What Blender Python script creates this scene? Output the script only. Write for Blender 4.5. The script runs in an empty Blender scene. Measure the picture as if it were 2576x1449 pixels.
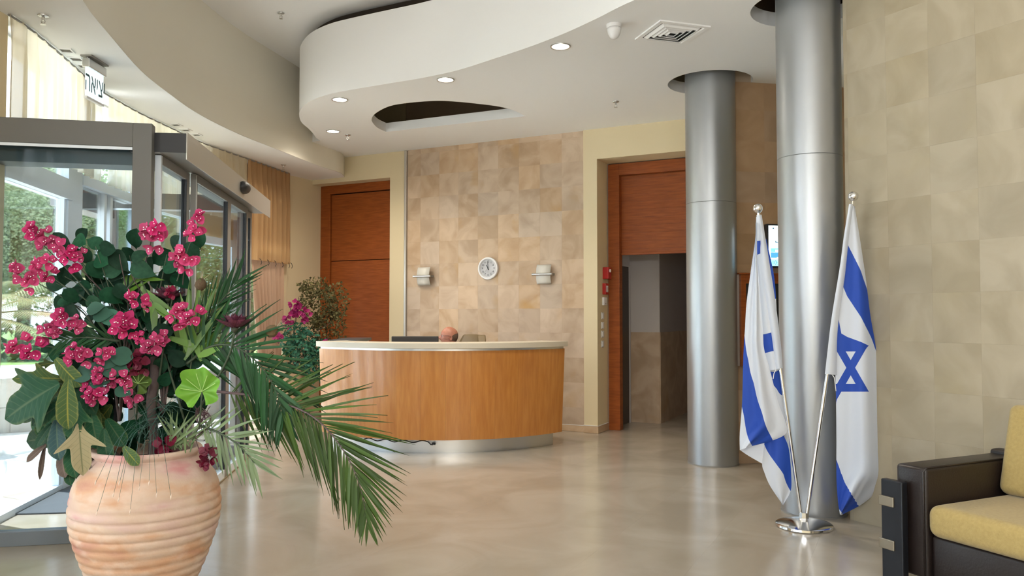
import bpy, bmesh, math, random
import numpy as np
from mathutils import Vector, Matrix, geometry

# ------------------------------------------------------------------ scene, camera, sky, sun, exposure
S = bpy.context.scene
COL = S.collection
EYE, F, PITCH = 1.45, 2000.0, math.atan(70.5 / 2000.0)
cam = bpy.data.cameras.new('camera')
cam.sensor_width = 36.0
cam.lens = 36.0 * F / 2576.0
cam.clip_start, cam.clip_end = 0.05, 300
co = bpy.data.objects.new('camera', cam)
co.location = (0, 0, EYE)
co.rotation_euler = (math.pi / 2 + PITCH, 0, 0)
COL.objects.link(co)
S.camera = co
S.view_settings.view_transform = 'Standard'
S.view_settings.look = 'None'
S.view_settings.gamma = 1.0
S.view_settings.use_curve_mapping = False
S.view_settings.exposure = 2.32
cy = S.cycles
cy.use_denoising = True
cy.max_bounces, cy.diffuse_bounces, cy.glossy_bounces = 10, 6, 4
cy.transmission_bounces, cy.transparent_max_bounces = 6, 16
cy.sample_clamp_indirect = 6.0
cy.caustics_reflective = cy.caustics_refractive = False

W = bpy.data.worlds.new('sky')
S.world = W
W.use_nodes = True
nt = W.node_tree
bg = nt.nodes['Background']
tc = nt.nodes.new('ShaderNodeTexCoord')
sx = nt.nodes.new('ShaderNodeSeparateXYZ')
rp = nt.nodes.new('ShaderNodeValToRGB')
rp.color_ramp.elements[0].position = 0.0
rp.color_ramp.elements[0].color = (0.92, 0.96, 1.0, 1)
rp.color_ramp.elements[1].position = 0.9
rp.color_ramp.elements[1].color = (0.55, 0.75, 1.0, 1)
nt.links.new(tc.outputs['Generated'], sx.inputs[0])
nt.links.new(sx.outputs['Z'], rp.inputs[0])
nt.links.new(rp.outputs[0], bg.inputs[0])
bg.inputs[1].default_value = 1.25

def lamp(name, kind, loc, energy, color=(1, 1, 1), **kw):
    l = bpy.data.lights.new(name, kind)
    l.energy = energy
    l.color = color
    for k, v in kw.items():
        setattr(l, k, v)
    o = bpy.data.objects.new(name, l)
    o.location = loc
    COL.objects.link(o)
    return o
for lx, ly, lz, le in ((-0.3, 0.2, 2.6, 34), (1.2, -1.6, 2.5, 30), (3.2, -1.6, 2.5, 12), (-0.6, -2.6, 2.5, 20)):  # added fill lights without fixtures, out of view behind the camera
    lamp('fill_light', 'POINT', (lx, ly, lz), le, (0.93, 0.965, 1.0), shadow_soft_size=0.2)
sun = lamp('sun', 'SUN', (0, 0, 20), 7.0, (1, 0.95, 0.86), angle=0.01)
sun.rotation_euler = Vector((-0.33, 0.15, 0.93)).to_track_quat('Z', 'Y').to_euler()

# ------------------------------------------------------------------ pixel -> place helpers (frame 2576 x 1449)
_cp, _sp = math.cos(PITCH), math.sin(PITCH)
def ray(u, v):
    x, y = (u - 1288.0) / F, (724.5 - v) / F
    return Vector((x, _cp - y * _sp, _sp + y * _cp))
CAMP = Vector((0, 0, EYE))
def at_z(u, v, z):
    d = ray(u, v)
    return CAMP + d * ((z - EYE) / d.z)
def at_Y(u, v, Y):
    d = ray(u, v)
    return CAMP + d * (Y / d.y)
def at_plane(u, v, p, n):
    d = ray(u, v)
    n = Vector(n)
    return CAMP + d * ((Vector(p) - CAMP).dot(n) / d.dot(n))

# ------------------------------------------------------------------ materials
def _nodes(name):
    m = bpy.data.materials.new(name)
    m.use_nodes = True
    return m, m.node_tree, m.node_tree.nodes['Principled BSDF']
def rgba(c):
    return (c[0], c[1], c[2], 1)
def M(name, col, rough=0.5, metal=0.0, spec=0.5, noise=None, bump=None, rnd=0.0, stretch=(1, 1, 1), coat=0.0, trans=0.0, coord='Object', sheen=0.0, gauze=0.0):
    """plain surface; noise=(scale, colour2, detail), bump=(scale, strength), rnd = value change per object"""
    m, t, b = _nodes(name)
    L = t.links.new
    b.inputs['Base Color'].default_value = rgba(col)
    b.inputs['Roughness'].default_value = rough
    b.inputs['Metallic'].default_value = metal
    b.inputs['Specular IOR Level'].default_value = spec
    b.inputs['Coat Weight'].default_value = coat
    b.inputs['Coat Roughness'].default_value = 0.15
    b.inputs['Sheen Weight'].default_value = sheen
    vec = None
    if noise or bump or rnd:
        c = t.nodes.new('ShaderNodeTexCoord')
        oi = t.nodes.new('ShaderNodeObjectInfo')
        ad = t.nodes.new('ShaderNodeVectorMath'); ad.operation = 'ADD'
        mu = t.nodes.new('ShaderNodeMath'); mu.operation = 'MULTIPLY'; mu.inputs[1].default_value = 37.0
        L(oi.outputs['Random'], mu.inputs[0])
        L(c.outputs[coord], ad.inputs[0])
        if rnd:
            L(mu.outputs[0], ad.inputs[1])
        mp = t.nodes.new('ShaderNodeMapping')
        mp.inputs['Scale'].default_value = stretch
        L(ad.outputs[0], mp.inputs[0])
        vec = mp.outputs[0]
    out = None
    if noise:
        n = t.nodes.new('ShaderNodeTexNoise')
        n.inputs['Scale'].default_value = noise[0]
        n.inputs['Detail'].default_value = noise[2] if len(noise) > 2 else 5
        L(vec, n.inputs['Vector'])
        r = t.nodes.new('ShaderNodeValToRGB')
        r.color_ramp.elements[0].position = 0.3
        r.color_ramp.elements[1].position = 0.72
        r.color_ramp.elements[0].color = rgba(noise[1])
        r.color_ramp.elements[1].color = rgba(col)
        L(n.outputs['Fac'], r.inputs[0])
        out = r.outputs[0]
    if rnd:
        h = t.nodes.new('ShaderNodeHueSaturation')
        mr = t.nodes.new('ShaderNodeMapRange')
        mr.inputs['To Min'].default_value = 1 - rnd
        mr.inputs['To Max'].default_value = 1 + rnd
        L(oi.outputs['Random'], mr.inputs[0])
        L(mr.outputs[0], h.inputs['Value'])
        m2 = t.nodes.new('ShaderNodeMath'); m2.operation = 'MULTIPLY'; m2.inputs[1].default_value = 7.31
        fr = t.nodes.new('ShaderNodeMath'); fr.operation = 'FRACT'
        mr2 = t.nodes.new('ShaderNodeMapRange')
        mr2.inputs['To Min'].default_value = 1 - rnd * 0.5
        mr2.inputs['To Max'].default_value = 1 + rnd * 0.3
        L(oi.outputs['Random'], m2.inputs[0]); L(m2.outputs[0], fr.inputs[0]); L(fr.outputs[0], mr2.inputs[0])
        L(mr2.outputs[0], h.inputs['Saturation'])
        h.inputs['Color'].default_value = rgba(col)
        if out:
            L(out, h.inputs['Color'])
        out = h.outputs[0]
    if out:
        L(out, b.inputs['Base Color'])
    if bump:
        n2 = t.nodes.new('ShaderNodeTexNoise')
        n2.inputs['Scale'].default_value = bump[0]
        n2.inputs['Detail'].default_value = 4
        L(vec, n2.inputs['Vector'])
        bu = t.nodes.new('ShaderNodeBump')
        bu.inputs['Strength'].default_value = bump[1]
        bu.inputs['Distance'].default_value = 0.01
        L(n2.outputs['Fac'], bu.inputs['Height'])
        L(bu.outputs[0], b.inputs['Normal'])
    if trans:
        tr = t.nodes.new('ShaderNodeBsdfTranslucent')
        tr.inputs['Color'].default_value = rgba(col)
        if out:
            L(out, tr.inputs['Color'])
        mx = t.nodes.new('ShaderNodeMixShader')
        mx.inputs[0].default_value = trans
        L(b.outputs[0], mx.inputs[1]); L(tr.outputs[0], mx.inputs[2])
        L(mx.outputs[0], t.nodes['Material Output'].inputs[0])
        if gauze:
            tp = t.nodes.new('ShaderNodeBsdfTransparent'); mg = t.nodes.new('ShaderNodeMixShader'); mg.inputs[0].default_value = gauze
            L(mx.outputs[0], mg.inputs[1]); L(tp.outputs[0], mg.inputs[2]); L(mg.outputs[0], t.nodes['Material Output'].inputs[0])
    return m
def emit(name, col, strength):
    m, t, b = _nodes(name)
    b.inputs['Base Color'].default_value = rgba(col)
    b.inputs['Emission Color'].default_value = rgba(col)
    b.inputs['Emission Strength'].default_value = strength
    return m
def glass_mat(name, tint, refl=1.0):
    m, t, b = _nodes(name)
    t.nodes.remove(b)
    L = t.links.new
    tr = t.nodes.new('ShaderNodeBsdfTransparent'); tr.inputs[0].default_value = rgba(tint)
    gl = t.nodes.new('ShaderNodeBsdfGlossy'); gl.inputs['Roughness'].default_value = 0.0
    fr = t.nodes.new('ShaderNodeFresnel'); fr.inputs[0].default_value = 1.5
    mu = t.nodes.new('ShaderNodeMath'); mu.operation = 'MULTIPLY'; mu.inputs[1].default_value = refl; mu.use_clamp = True
    L(fr.outputs[0], mu.inputs[0])
    mx = t.nodes.new('ShaderNodeMixShader')
    L(mu.outputs[0], mx.inputs[0]); L(tr.outputs[0], mx.inputs[1]); L(gl.outputs[0], mx.inputs[2])
    L(mx.outputs[0], t.nodes['Material Output'].inputs[0])
    return m

def stone_mat(name, c1, c2, c3, rnd, rough=0.55, scale=3.0, world=False):
    """travertine: cloudy ground, darker drifts, a few ochre patches, each tile a little different"""
    m, t, b = _nodes(name)
    L = t.links.new
    c = t.nodes.new('ShaderNodeTexCoord')
    oi = t.nodes.new('ShaderNodeObjectInfo')
    mu = t.nodes.new('ShaderNodeMath'); mu.operation = 'MULTIPLY'; mu.inputs[1].default_value = 53.0
    L(oi.outputs['Random'], mu.inputs[0])
    ad = t.nodes.new('ShaderNodeVectorMath'); ad.operation = 'ADD'
    if world:                                  # one bed of stone running on under all the joints
        gp = t.nodes.new('ShaderNodeNewGeometry'); L(gp.outputs['Position'], ad.inputs[0])
    else:
        L(c.outputs['Object'], ad.inputs[0]); L(mu.outputs[0], ad.inputs[1])
    n = t.nodes.new('ShaderNodeTexNoise'); n.inputs['Scale'].default_value = scale; n.inputs['Detail'].default_value = 7
    n.inputs['Distortion'].default_value = 1.1
    L(ad.outputs[0], n.inputs['Vector'])
    r = t.nodes.new('ShaderNodeValToRGB')
    r.color_ramp.elements[0].position = 0.34; r.color_ramp.elements[0].color = rgba(c2)
    r.color_ramp.elements[1].position = 0.62; r.color_ramp.elements[1].color = rgba(c1)
    L(n.outputs['Fac'], r.inputs[0])
    n2 = t.nodes.new('ShaderNodeTexNoise'); n2.inputs['Scale'].default_value = scale * 0.8; n2.inputs['Detail'].default_value = 3
    a2 = t.nodes.new('ShaderNodeVectorMath'); a2.operation = 'ADD'; a2.inputs[1].default_value = (11, 5, 3)
    L(ad.outputs[0], a2.inputs[0]); L(a2.outputs[0], n2.inputs['Vector'])
    r2 = t.nodes.new('ShaderNodeValToRGB')
    r2.color_ramp.elements[0].position = 0.6; r2.color_ramp.elements[0].color = (0, 0, 0, 1)
    r2.color_ramp.elements[1].position = 0.78; r2.color_ramp.elements[1].color = (0.75, 0.75, 0.75, 1)
    L(n2.outputs['Fac'], r2.inputs[0])
    mx = t.nodes.new('ShaderNodeMixRGB')
    L(r2.outputs[0], mx.inputs[0]); L(r.outputs[0], mx.inputs[1]); mx.inputs[2].default_value = rgba(c3)
    h = t.nodes.new('ShaderNodeHueSaturation')
    mr = t.nodes.new('ShaderNodeMapRange'); mr.inputs['To Min'].default_value = 1 - rnd; mr.inputs['To Max'].default_value = 1 + rnd
    L(oi.outputs['Random'], mr.inputs[0]); L(mr.outputs[0], h.inputs['Value'])
    m2 = t.nodes.new('ShaderNodeMath'); m2.operation = 'MULTIPLY'; m2.inputs[1].default_value = 7.31
    fr = t.nodes.new('ShaderNodeMath'); fr.operation = 'FRACT'
    mr2 = t.nodes.new('ShaderNodeMapRange'); mr2.inputs['To Min'].default_value = 1 - rnd * 1.8; mr2.inputs['To Max'].default_value = 1 + rnd * 1.5
    L(oi.outputs['Random'], m2.inputs[0]); L(m2.outputs[0], fr.inputs[0]); L(fr.outputs[0], mr2.inputs[0])
    L(mr2.outputs[0], h.inputs['Saturation'])
    L(mx.outputs[0], h.inputs['Color'])
    L(h.outputs[0], b.inputs['Base Color'])
    b.inputs['Roughness'].default_value = rough
    bu = t.nodes.new('ShaderNodeBump'); bu.inputs['Strength'].default_value = 0.06; bu.inputs['Distance'].default_value = 0.01
    L(n.outputs['Fac'], bu.inputs['Height'])
    if rough > 0.4:
        L(bu.outputs[0], b.inputs['Normal'])
    return m

MAT = dict(
    white=M('white_plaster', (0.83, 0.835, 0.84), 0.8, bump=(40, 0.03)),
    soffit=M('soffit_plaster', (0.86, 0.865, 0.87), 0.8, bump=(40, 0.03)),
    beige=M('beige_plaster', (0.73, 0.70, 0.61), 0.8, bump=(40, 0.03)),
    cream=M('cream_plaster', (0.66, 0.56, 0.37), 0.75, bump=(30, 0.03)),
    dark=M('dark_void', (0.02, 0.02, 0.02), 0.9),
    grout=M('grout', (0.50, 0.39, 0.28), 0.9),
    stone=stone_mat('back_stone', (0.54, 0.405, 0.285), (0.42, 0.295, 0.19), (0.44, 0.27, 0.105), 0.095),
    stone2=stone_mat('right_stone', (0.365, 0.31, 0.22), (0.295, 0.245, 0.165), (0.33, 0.27, 0.16), 0.035, 0.55, 2.2),
    floor=stone_mat('floor_stone', (0.43, 0.382, 0.32), (0.35, 0.302, 0.242), (0.32, 0.265, 0.195), 0.012, 0.17, 1.3, True),
    fgrout=M('floor_grout', (0.40, 0.345, 0.275), 0.3),
    cherry=M('cherry_veneer', (0.33, 0.085, 0.014), 0.5, spec=0.3, noise=(5, (0.22, 0.05, 0.008), 6), stretch=(1, 1, 9), coat=0.08),
    deskwood=M('pear_veneer', (0.54, 0.225, 0.045), 0.36, noise=(4, (0.43, 0.155, 0.026), 6), stretch=(7, 7, 0.8), rnd=0.025, coat=0.3),
    counter=M('cream_laminate', (0.57, 0.51, 0.41), 0.4),
    steel=M('brushed_steel', (0.60, 0.60, 0.59), 0.32, 1.0),
    chrome=M('polished_chrome', (0.78, 0.78, 0.78), 0.12, 1.0),
    column=M('silver_cladding', (0.39, 0.405, 0.42), 0.38, 0.78),
    alu=M('grey_aluminium', (0.27, 0.262, 0.245), 0.5, 0.15),
    alu_dark=M('dark_grey_frame', (0.135, 0.132, 0.122), 0.55, 0.1),
    alu_blue=M('blue_grey_rail', (0.20, 0.235, 0.28), 0.5, 0.1),
    alu_light=M('light_aluminium', (0.74, 0.80, 0.87), 0.45, 0.0),
    alu_trim=M('aluminium_trim', (0.52, 0.50, 0.46), 0.35, 0.6),
    black=M('black_plastic', (0.018, 0.018, 0.02), 0.45),
    darkmetal=M('dark_green_metal', (0.05, 0.075, 0.08), 0.5),
    glass=glass_mat('clear_glass', (0.90, 0.95, 0.98), 0.4),
    glass2=glass_mat('facade_glass', (0.95, 0.97, 0.98), 0.7),
    curtain=M('sheer_curtain', (0.74, 0.67, 0.52), 0.9, trans=0.5, gauze=0.16, bump=(120, 0.1)),
    shaded_curtain=M('unlit_curtain', (0.46, 0.28, 0.135), 0.9, trans=0.25, bump=(120, 0.1)),  # same curtain where not backlit, that shade put into the colour
    curtain2=M('tied_curtain', (0.38, 0.235, 0.155), 0.9, trans=0.18, bump=(120, 0.1)),
    terracotta=None, grey_paint=M('corridor_paint', (0.50, 0.465, 0.45), 0.8),
    shaded_paint=M('corridor_shaded_paint', (0.42, 0.385, 0.38), 0.8),  # corridor paint darkened, the far passage's shade put into the colour
    redbox=M('red_plastic', (0.42, 0.012, 0.01), 0.35),
    whitep=M('white_plastic', (0.72, 0.72, 0.73), 0.4),
    paper=M('clock_face', (0.80, 0.80, 0.82), 0.5),
    leather=M('brown_leather', (0.016, 0.010, 0.0085), 0.36, bump=(90, 0.12)),
    cushion=M('mustard_fabric', (0.43, 0.315, 0.115), 0.95, noise=(60, (0.37, 0.265, 0.09), 3), bump=(260, 0.35), sheen=0.2),
    blackmetal=M('black_steel', (0.012, 0.013, 0.017), 0.35, 0.3),
    brass=M('aged_bracket', (0.32, 0.27, 0.20), 0.35, 0.9),
    matting=M('door_mat', (0.09, 0.10, 0.115), 0.95, bump=(300, 0.4)),
    paving=M('outdoor_paving', (0.78, 0.755, 0.71), 0.8, noise=(2, (0.71, 0.68, 0.64))),
    kerb=M('outdoor_stone', (0.58, 0.55, 0.50), 0.85, noise=(6, (0.48, 0.45, 0.4)), rnd=0.05),
    grass=M('lawn', (0.16, 0.27, 0.06), 0.9, noise=(30, (0.10, 0.19, 0.04))),
    bark=M('bark', (0.11, 0.08, 0.055), 0.9, bump=(30, 0.5)),
)

# ------------------------------------------------------------------ mesh helpers
class MB:
    def __init__(s):
        s.v, s.f, s.uv = [], [], None
    def add(s, vs, fs):
        n = len(s.v)
        s.v += [tuple(v) for v in vs]
        s.f += [tuple(i + n for i in f) for f in fs]
        return s
    def obox(s, c, ax, ay, az, hx, hy, hz):
        c = Vector(c); ax = Vector(ax) * hx; ay = Vector(ay) * hy; az = Vector(az) * hz
        vs = [c + ax * i + ay * j + az * k for k in (-1, 1) for j in (-1, 1) for i in (-1, 1)]
        return s.add(vs, [(0, 2, 3, 1), (4, 5, 7, 6), (0, 1, 5, 4), (2, 6, 7, 3), (0, 4, 6, 2), (1, 3, 7, 5)])
    def box(s, lo, hi):
        c = [(a + b) / 2 for a, b in zip(lo, hi)]; h = [(b - a) / 2 for a, b in zip(lo, hi)]
        return s.obox(c, (1, 0, 0), (0, 1, 0), (0, 0, 1), *h)
    def seg(s, p, q, z0, z1, d0, d1):
        """vertical slab along the plan line p->q, from z0 to z1, between offsets d0 and d1 on its left-hand normal"""
        p = Vector((p[0], p[1], 0)); q = Vector((q[0], q[1], 0))
        e = (q - p).normalized(); n = Vector((-e.y, e.x, 0))
        vs = [a + n * d + Vector((0, 0, z)) for z in (z0, z1) for d in (d0, d1) for a in (p, q)]
        return s.add(vs, [(0, 2, 3, 1), (4, 5, 7, 6), (0, 1, 5, 4), (2, 6, 7, 3), (0, 4, 6, 2), (1, 3, 7, 5)])
    def prism(s, poly, z0, z1, cap=True):
        n = len(poly)
        vs = [(p[0], p[1], z0) for p in poly] + [(p[0], p[1], z1) for p in poly]
        fs = [(i, (i + 1) % n, n + (i + 1) % n, n + i) for i in range(n)]
        if cap:
            fs += [tuple(range(n - 1, -1, -1)), tuple(range(n, 2 * n))]
        return s.add(vs, fs)
    def tube(s, pts, rad, n=8, cap=True):
        pts = [Vector(p) for p in pts]
        m = len(pts)
        rs = rad if isinstance(rad, (list, tuple)) else [rad] * m
        vs, fs = [], []
        prev = None
        for i, p in enumerate(pts):
            t = (pts[min(i + 1, m - 1)] - pts[max(i - 1, 0)])
            t = t.normalized() if t.length > 1e-9 else Vector((0, 0, 1))
            if prev is None:
                a = t.orthogonal().normalized()
            else:
                a = (prev - t * prev.dot(t))
                a = a.normalized() if a.length > 1e-6 else t.orthogonal().normalized()
            prev = a
            b = t.cross(a)
            for k in range(n):
                w = 2 * math.pi * k / n
                vs.append(p + (a * math.cos(w) + b * math.sin(w)) * rs[i])
        for i in range(m - 1):
            for k in range(n):
                fs.append((i * n + k, i * n + (k + 1) % n, (i + 1) * n + (k + 1) % n, (i + 1) * n + k))
        if cap:
            fs += [tuple(range(n - 1, -1, -1)), tuple((m - 1) * n + k for k in range(n))]
        return s.add(vs, fs)
    def lathe(s, prof, c=(0, 0, 0), n=32, ax=None):
        """prof: (r, h) pairs turned about the axis ax (default up) through c"""
        az = Vector(ax or (0, 0, 1)).normalized(); a = az.orthogonal().normalized(); b = az.cross(a); c = Vector(c)
        vs, fs = [], []
        for r, h in prof:
            for k in range(n):
                w = 2 * math.pi * k / n
                vs.append(c + az * h + (a * math.cos(w) + b * math.sin(w)) * r)
        for i in range(len(prof) - 1):
            for k in range(n):
                fs.append((i * n + k, i * n + (k + 1) % n, (i + 1) * n + (k + 1) % n, (i + 1) * n + k))
        if prof[0][0] > 1e-6:
            fs.append(tuple(range(n - 1, -1, -1)))
        if prof[-1][0] > 1e-6:
            fs.append(tuple((len(prof) - 1) * n + k for k in range(n)))
        return s.add(vs, fs)
    def grid(s, rows):
        """rows of points -> surface"""
        n = len(rows[0]); vs = [p for r in rows for p in r]
        fs = [(i * n + j, i * n + j + 1, (i + 1) * n + j + 1, (i + 1) * n + j) for i in range(len(rows) - 1) for j in range(n - 1)]
        return s.add(vs, fs)
    def mesh(s, name, off=Vector((0, 0, 0))):
        me = bpy.data.meshes.new(name)
        me.from_pydata([tuple(Vector(v) - off) for v in s.v], [], s.f)
        me.update()
        return me

def wloc(o):
    p = Vector((0, 0, 0))
    while o is not None:
        p += o.location
        o = o.parent
    return p
def ob(name, mb, mat, parent=None, smooth=False, bev=0.0, kind=None, sharp=None):
    """link the collected shapes as ONE mesh object (world coordinates in, local to the parent out)"""
    me = mb.mesh(name, wloc(parent)) if isinstance(mb, MB) else mb
    o = bpy.data.objects.new(name, me)
    COL.objects.link(o)
    o.parent = parent
    if mat is not None and not me.materials:
        me.materials.append(MAT[mat] if isinstance(mat, str) else mat)
    if isinstance(mb, MB):
        bm = bmesh.new(); bm.from_mesh(me)
        bmesh.ops.recalc_face_normals(bm, faces=bm.faces)
        bm.to_mesh(me); bm.free()
    if smooth:
        me.polygons.foreach_set('use_smooth', [True] * len(me.polygons))
        if sharp is not None:
            me.set_sharp_from_angle(angle=math.radians(sharp))
    if bev:
        b = o.modifiers.new('bevel', 'BEVEL'); b.width = bev; b.segments = 2; b.limit_method = 'ANGLE'
    if kind:
        o['kind'] = kind
    return o
def inst(name, me, mtx, parent, label=None):
    o = bpy.data.objects.new(name, me)
    COL.objects.link(o)
    o.parent = parent
    o.matrix_local = Matrix.Translation(-wloc(parent)) @ mtx
    return o
def thing(name, loc, label, cat, group=None):
    o = bpy.data.objects.new(name, None)
    o.empty_display_size = 0.1
    o.location = loc
    COL.objects.link(o)
    return tag(o, label, cat, group)
def tag(o, label, cat, group=None):
    o['label'] = label; o['category'] = cat
    if group:
        o['group'] = group
    return o
def struct(o):
    o['kind'] = 'structure'
    return o
def sroot(name, loc):
    o = bpy.data.objects.new(name, None); o.location = loc; COL.objects.link(o)
    return struct(o)
def cr(pts, n=8, closed=False):
    """Catmull-Rom through points of any dimension"""
    P = [np.array(p, float) for p in pts]
    m = len(P); out = []
    for i in range(m if closed else m - 1):
        if closed:
            a, b, c, d = P[i - 1], P[i], P[(i + 1) % m], P[(i + 2) % m]
        else:
            b, c = P[i], P[i + 1]
            a = P[i - 1] if i else 2 * b - c
            d = P[i + 2] if i + 2 < m else 2 * c - b
        for k in range(n):
            t = k / n
            out.append(tuple(0.5 * (2 * b + (c - a) * t + (2 * a - 5 * b + 4 * c - d) * t * t + (3 * b - a - 3 * c + d) * t ** 3)))
    if not closed:
        out.append(tuple(P[-1]))
    return out
def frame_m(origin, ydir, ndir, sx=1, sy=1, sz=1):
    y = Vector(ydir).normalized(); n = Vector(ndir)
    z = (n - y * n.dot(y))
    z = z.normalized() if z.length > 1e-6 else y.orthogonal().normalized()
    x = y.cross(z)
    m = Matrix(((x.x * sx, y.x * sy, z.x * sz, origin[0]), (x.y * sx, y.y * sy, z.y * sz, origin[1]), (x.z * sx, y.z * sy, z.z * sz, origin[2]), (0, 0, 0, 1)))
    return m
def portal(p, q, z0, z1):
    """daylight portal over the glazing between plan points p and q"""
    p, q = Vector((p[0], p[1], 0)), Vector((q[0], q[1], 0))
    l = bpy.data.lights.new('window_portal', 'AREA'); l.shape = 'RECTANGLE'; l.size = (q - p).length; l.size_y = z1 - z0
    l.cycles.is_portal = True
    o = bpy.data.objects.new('window_portal', l)
    e = (q - p).normalized(); n = Vector((e.y, -e.x, 0))
    z = -n; y = Vector((0, 0, 1)); x = y.cross(z)
    c = (p + q) / 2 + Vector((0, 0, (z0 + z1) / 2))
    o.matrix_world = Matrix(((x.x, y.x, z.x, c.x), (x.y, y.y, z.y, c.y), (x.z, y.z, z.z, c.z), (0, 0, 0, 1)))
    COL.objects.link(o)
portal((-3.44, -4.2), (-3.44, 5.0), 0, 3.5)
portal((-3.58, 5.45), (-3.93, 8.25), 0, 3.5)
portal((-3.93, 8.25), (-3.70, 10.4), 0, 3.5)
# ------------------------------------------------------------------ the plan of the room
P0 = Vector((-1.507, 11.19, 0)); E = Vector((0.894, -0.447, 0)).normalized(); N = Vector((-E.y * -1, -E.x, 0)).normalized()
N = Vector((E.y, -E.x, 0))                     # back wall: along E, facing the room along N
UP = Vector((0, 0, 1))
def WB(s, z, d):
    return P0 + E * s + N * d + UP * z
def wbox(mb, s0, s1, z0, z1, d0, d1):
    return mb.obox(WB((s0 + s1) / 2, (z0 + z1) / 2, (d0 + d1) / 2), E, N, UP, (s1 - s0) / 2, (d1 - d0) / 2, (z1 - z0) / 2)
R0 = Vector((2.412, 5.723, 0)); RE = Vector((0.488, -0.873, 0)).normalized(); RN = Vector((RE.y, -RE.x, 0))
def WR(s, z, d):
    return R0 + RE * s + RN * d + UP * z
ZI, ZT, ZS, ZU = 3.79, 4.54, 3.50, 4.68         # dropped ceiling, its top, window soffit, upper ceiling

facade = [at_z(u, v, ZS) for u, v in ((12, 55), (67, 97), (134, 152), (200, 210), (234, 234), (320, 281), (401, 319), (481, 356), (568, 387), (640, 412), (711, 437))]
fascia = [at_z(u, v, ZS) for u, v in ((209, 0), (234, 37), (284, 97), (354, 177), (424, 234), (501, 287), (601, 337), (701, 377), (802, 417), (862, 438))]
facade = [(p.x, p.y) for p in facade]
fascia = [(p.x, p.y) for p in fascia]
facade = [(-3.45, -4.2), (-3.45, 5.0)] + facade
fascia = [(-1.9, -4.2), (-1.95, 0.5), (-2.15, 2.6), (-2.5, 4.2)] + fascia + [(-2.62, 12.3)]
facade_c = [facade[0]] + cr(facade[1:], 6)
fascia_c = cr(fascia, 6)
def resample(pl, n):
    P = np.array(pl); d = np.r_[0, np.cumsum(np.hypot(*np.diff(P, axis=0).T))]
    t = np.linspace(0, d[-1], n)
    return [(float(np.interp(a, d, P[:, 0])), float(np.interp(a, d, P[:, 1]))) for a in t]

# ------------------------------------------------------------------ floor
fl = MB(); fl.box((-4.1, -4.2, -0.2), (8.5, 13.4, -0.004))
floor = struct(ob('floor', fl, 'fgrout'))
tile_me = MB(); tile_me.box((-0.2998, -0.2998, -0.004), (0.2998, 0.2998, 0.0))
tme = tile_me.mesh('floor_tile'); tme.materials.append(MAT['floor'])
ang = math.atan2(E.y, E.x)
cnt = 0
for i in range(-9, 12):
    for j in range(-14, 14):
        c = P0 + E * (0.1 + 0.6 * i) + N * (0.3 + 0.6 * j)
        if 3.55 < c.y < 12.6 and -3.75 < c.x < 3.4 and cnt < 290 and abs(c.x) < 0.70 * c.y + 0.5:
            inst('tile', tme, Matrix.Translation(c) @ Matrix.Rotation(ang, 4, 'Z'), floor)
            cnt += 1

# ------------------------------------------------------------------ back wall with its stone tiles
def tile_wall(parent, place, cols, rows, mat, th=0.016, gap=0.0, rnd=None):
    cache = {}
    for a, b in cols:
        for z0, z1 in rows:
            k = (round(b - a, 3), round(z1 - z0, 3))
            if k not in cache:
                m = MB(); hx, hz = k[0] / 2 - gap / 2, k[1] / 2 - gap / 2
                q = th - 0.0007
                m.add([(-hx, 0, -hz), (hx, 0, -hz), (hx, 0, hz), (-hx, 0, hz), (-hx, q, -hz), (hx, q, -hz), (hx, q, hz), (-hx, q, hz),
                       (-hx + 0.0007, th, -hz + 0.0007), (hx - 0.0007, th, -hz + 0.0007), (hx - 0.0007, th, hz - 0.0007), (-hx + 0.0007, th, hz - 0.0007)],
                      [(8, 9, 10, 11)] + [(i, (i + 1) % 4, 4 + (i + 1) % 4, 4 + i) for i in range(4)] + [(4 + i, 4 + (i + 1) % 4, 8 + (i + 1) % 4, 8 + i) for i in range(4)])
                me = m.mesh('tile'); me.materials.append(MAT[mat])
                bm = bmesh.new(); bm.from_mesh(me); bmesh.ops.recalc_face_normals(bm, faces=bm.faces); bm.to_mesh(me); bm.free()
                cache[k] = me
            inst('tile', cache[k], place((a + b) / 2, (z0 + z1) / 2), parent)
def spans(lo, hi, first, step):
    e = [lo]; x = first
    while x < hi - 0.02:
        if x > lo + 0.02:
            e.append(x)
        x += step
    e.append(hi)
    return list(zip(e[:-1], e[1:]))

wb = MB()
wbox(wb, 0, 2.706, 0, ZU + 0.1, -0.3, -0.0135)
wall_back = struct(ob('wall_back', wb, 'grout'))
rotB = Matrix(((E.x, N.x, 0, 0), (E.y, N.y, 0, 0), (0, 0, 1, 0), (0, 0, 0, 1)))
tile_wall(wall_back, lambda s, z: Matrix.Translation(WB(s, z, -0.0145)) @ rotB,
          spans(0.035, 2.706, 0.255, 0.306), spans(0.08, ZI, 1.858 - 0.311 * 6, 0.311), 'stone')
wc = MB()
wbox(wc, -0.262, -0.0, 0, ZU + 0.1, -0.3, 0.004)
wbox(wc, -1.75, -0.262, 3.43, ZU + 0.1, -0.3, 0.004)
wbox(wc, 2.706, 2.887, 0, ZU + 0.1, -0.36, 0.035)
wbox(wc, 2.887, 4.3, 3.41, ZU + 0.1, -0.36, 0.035)
wbox(wc, 4.3, 4.75, 0, ZU + 0.1, -0.36, 0.035)
struct(ob('wall_back_plaster', wc, 'cream'))
bb = MB()
wbox(bb, 0.035, 2.706, 0, 0.08, -0.0135, 0.006)
wbox(bb, 2.70, 2.897, 0, 0.09, 0.035, 0.045)
wbox(bb, 2.887, 2.897, 0, 0.09, -0.33, 0.045)
struct(ob('baseboard_back', bb, 'stone', bev=0.004))
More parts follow.
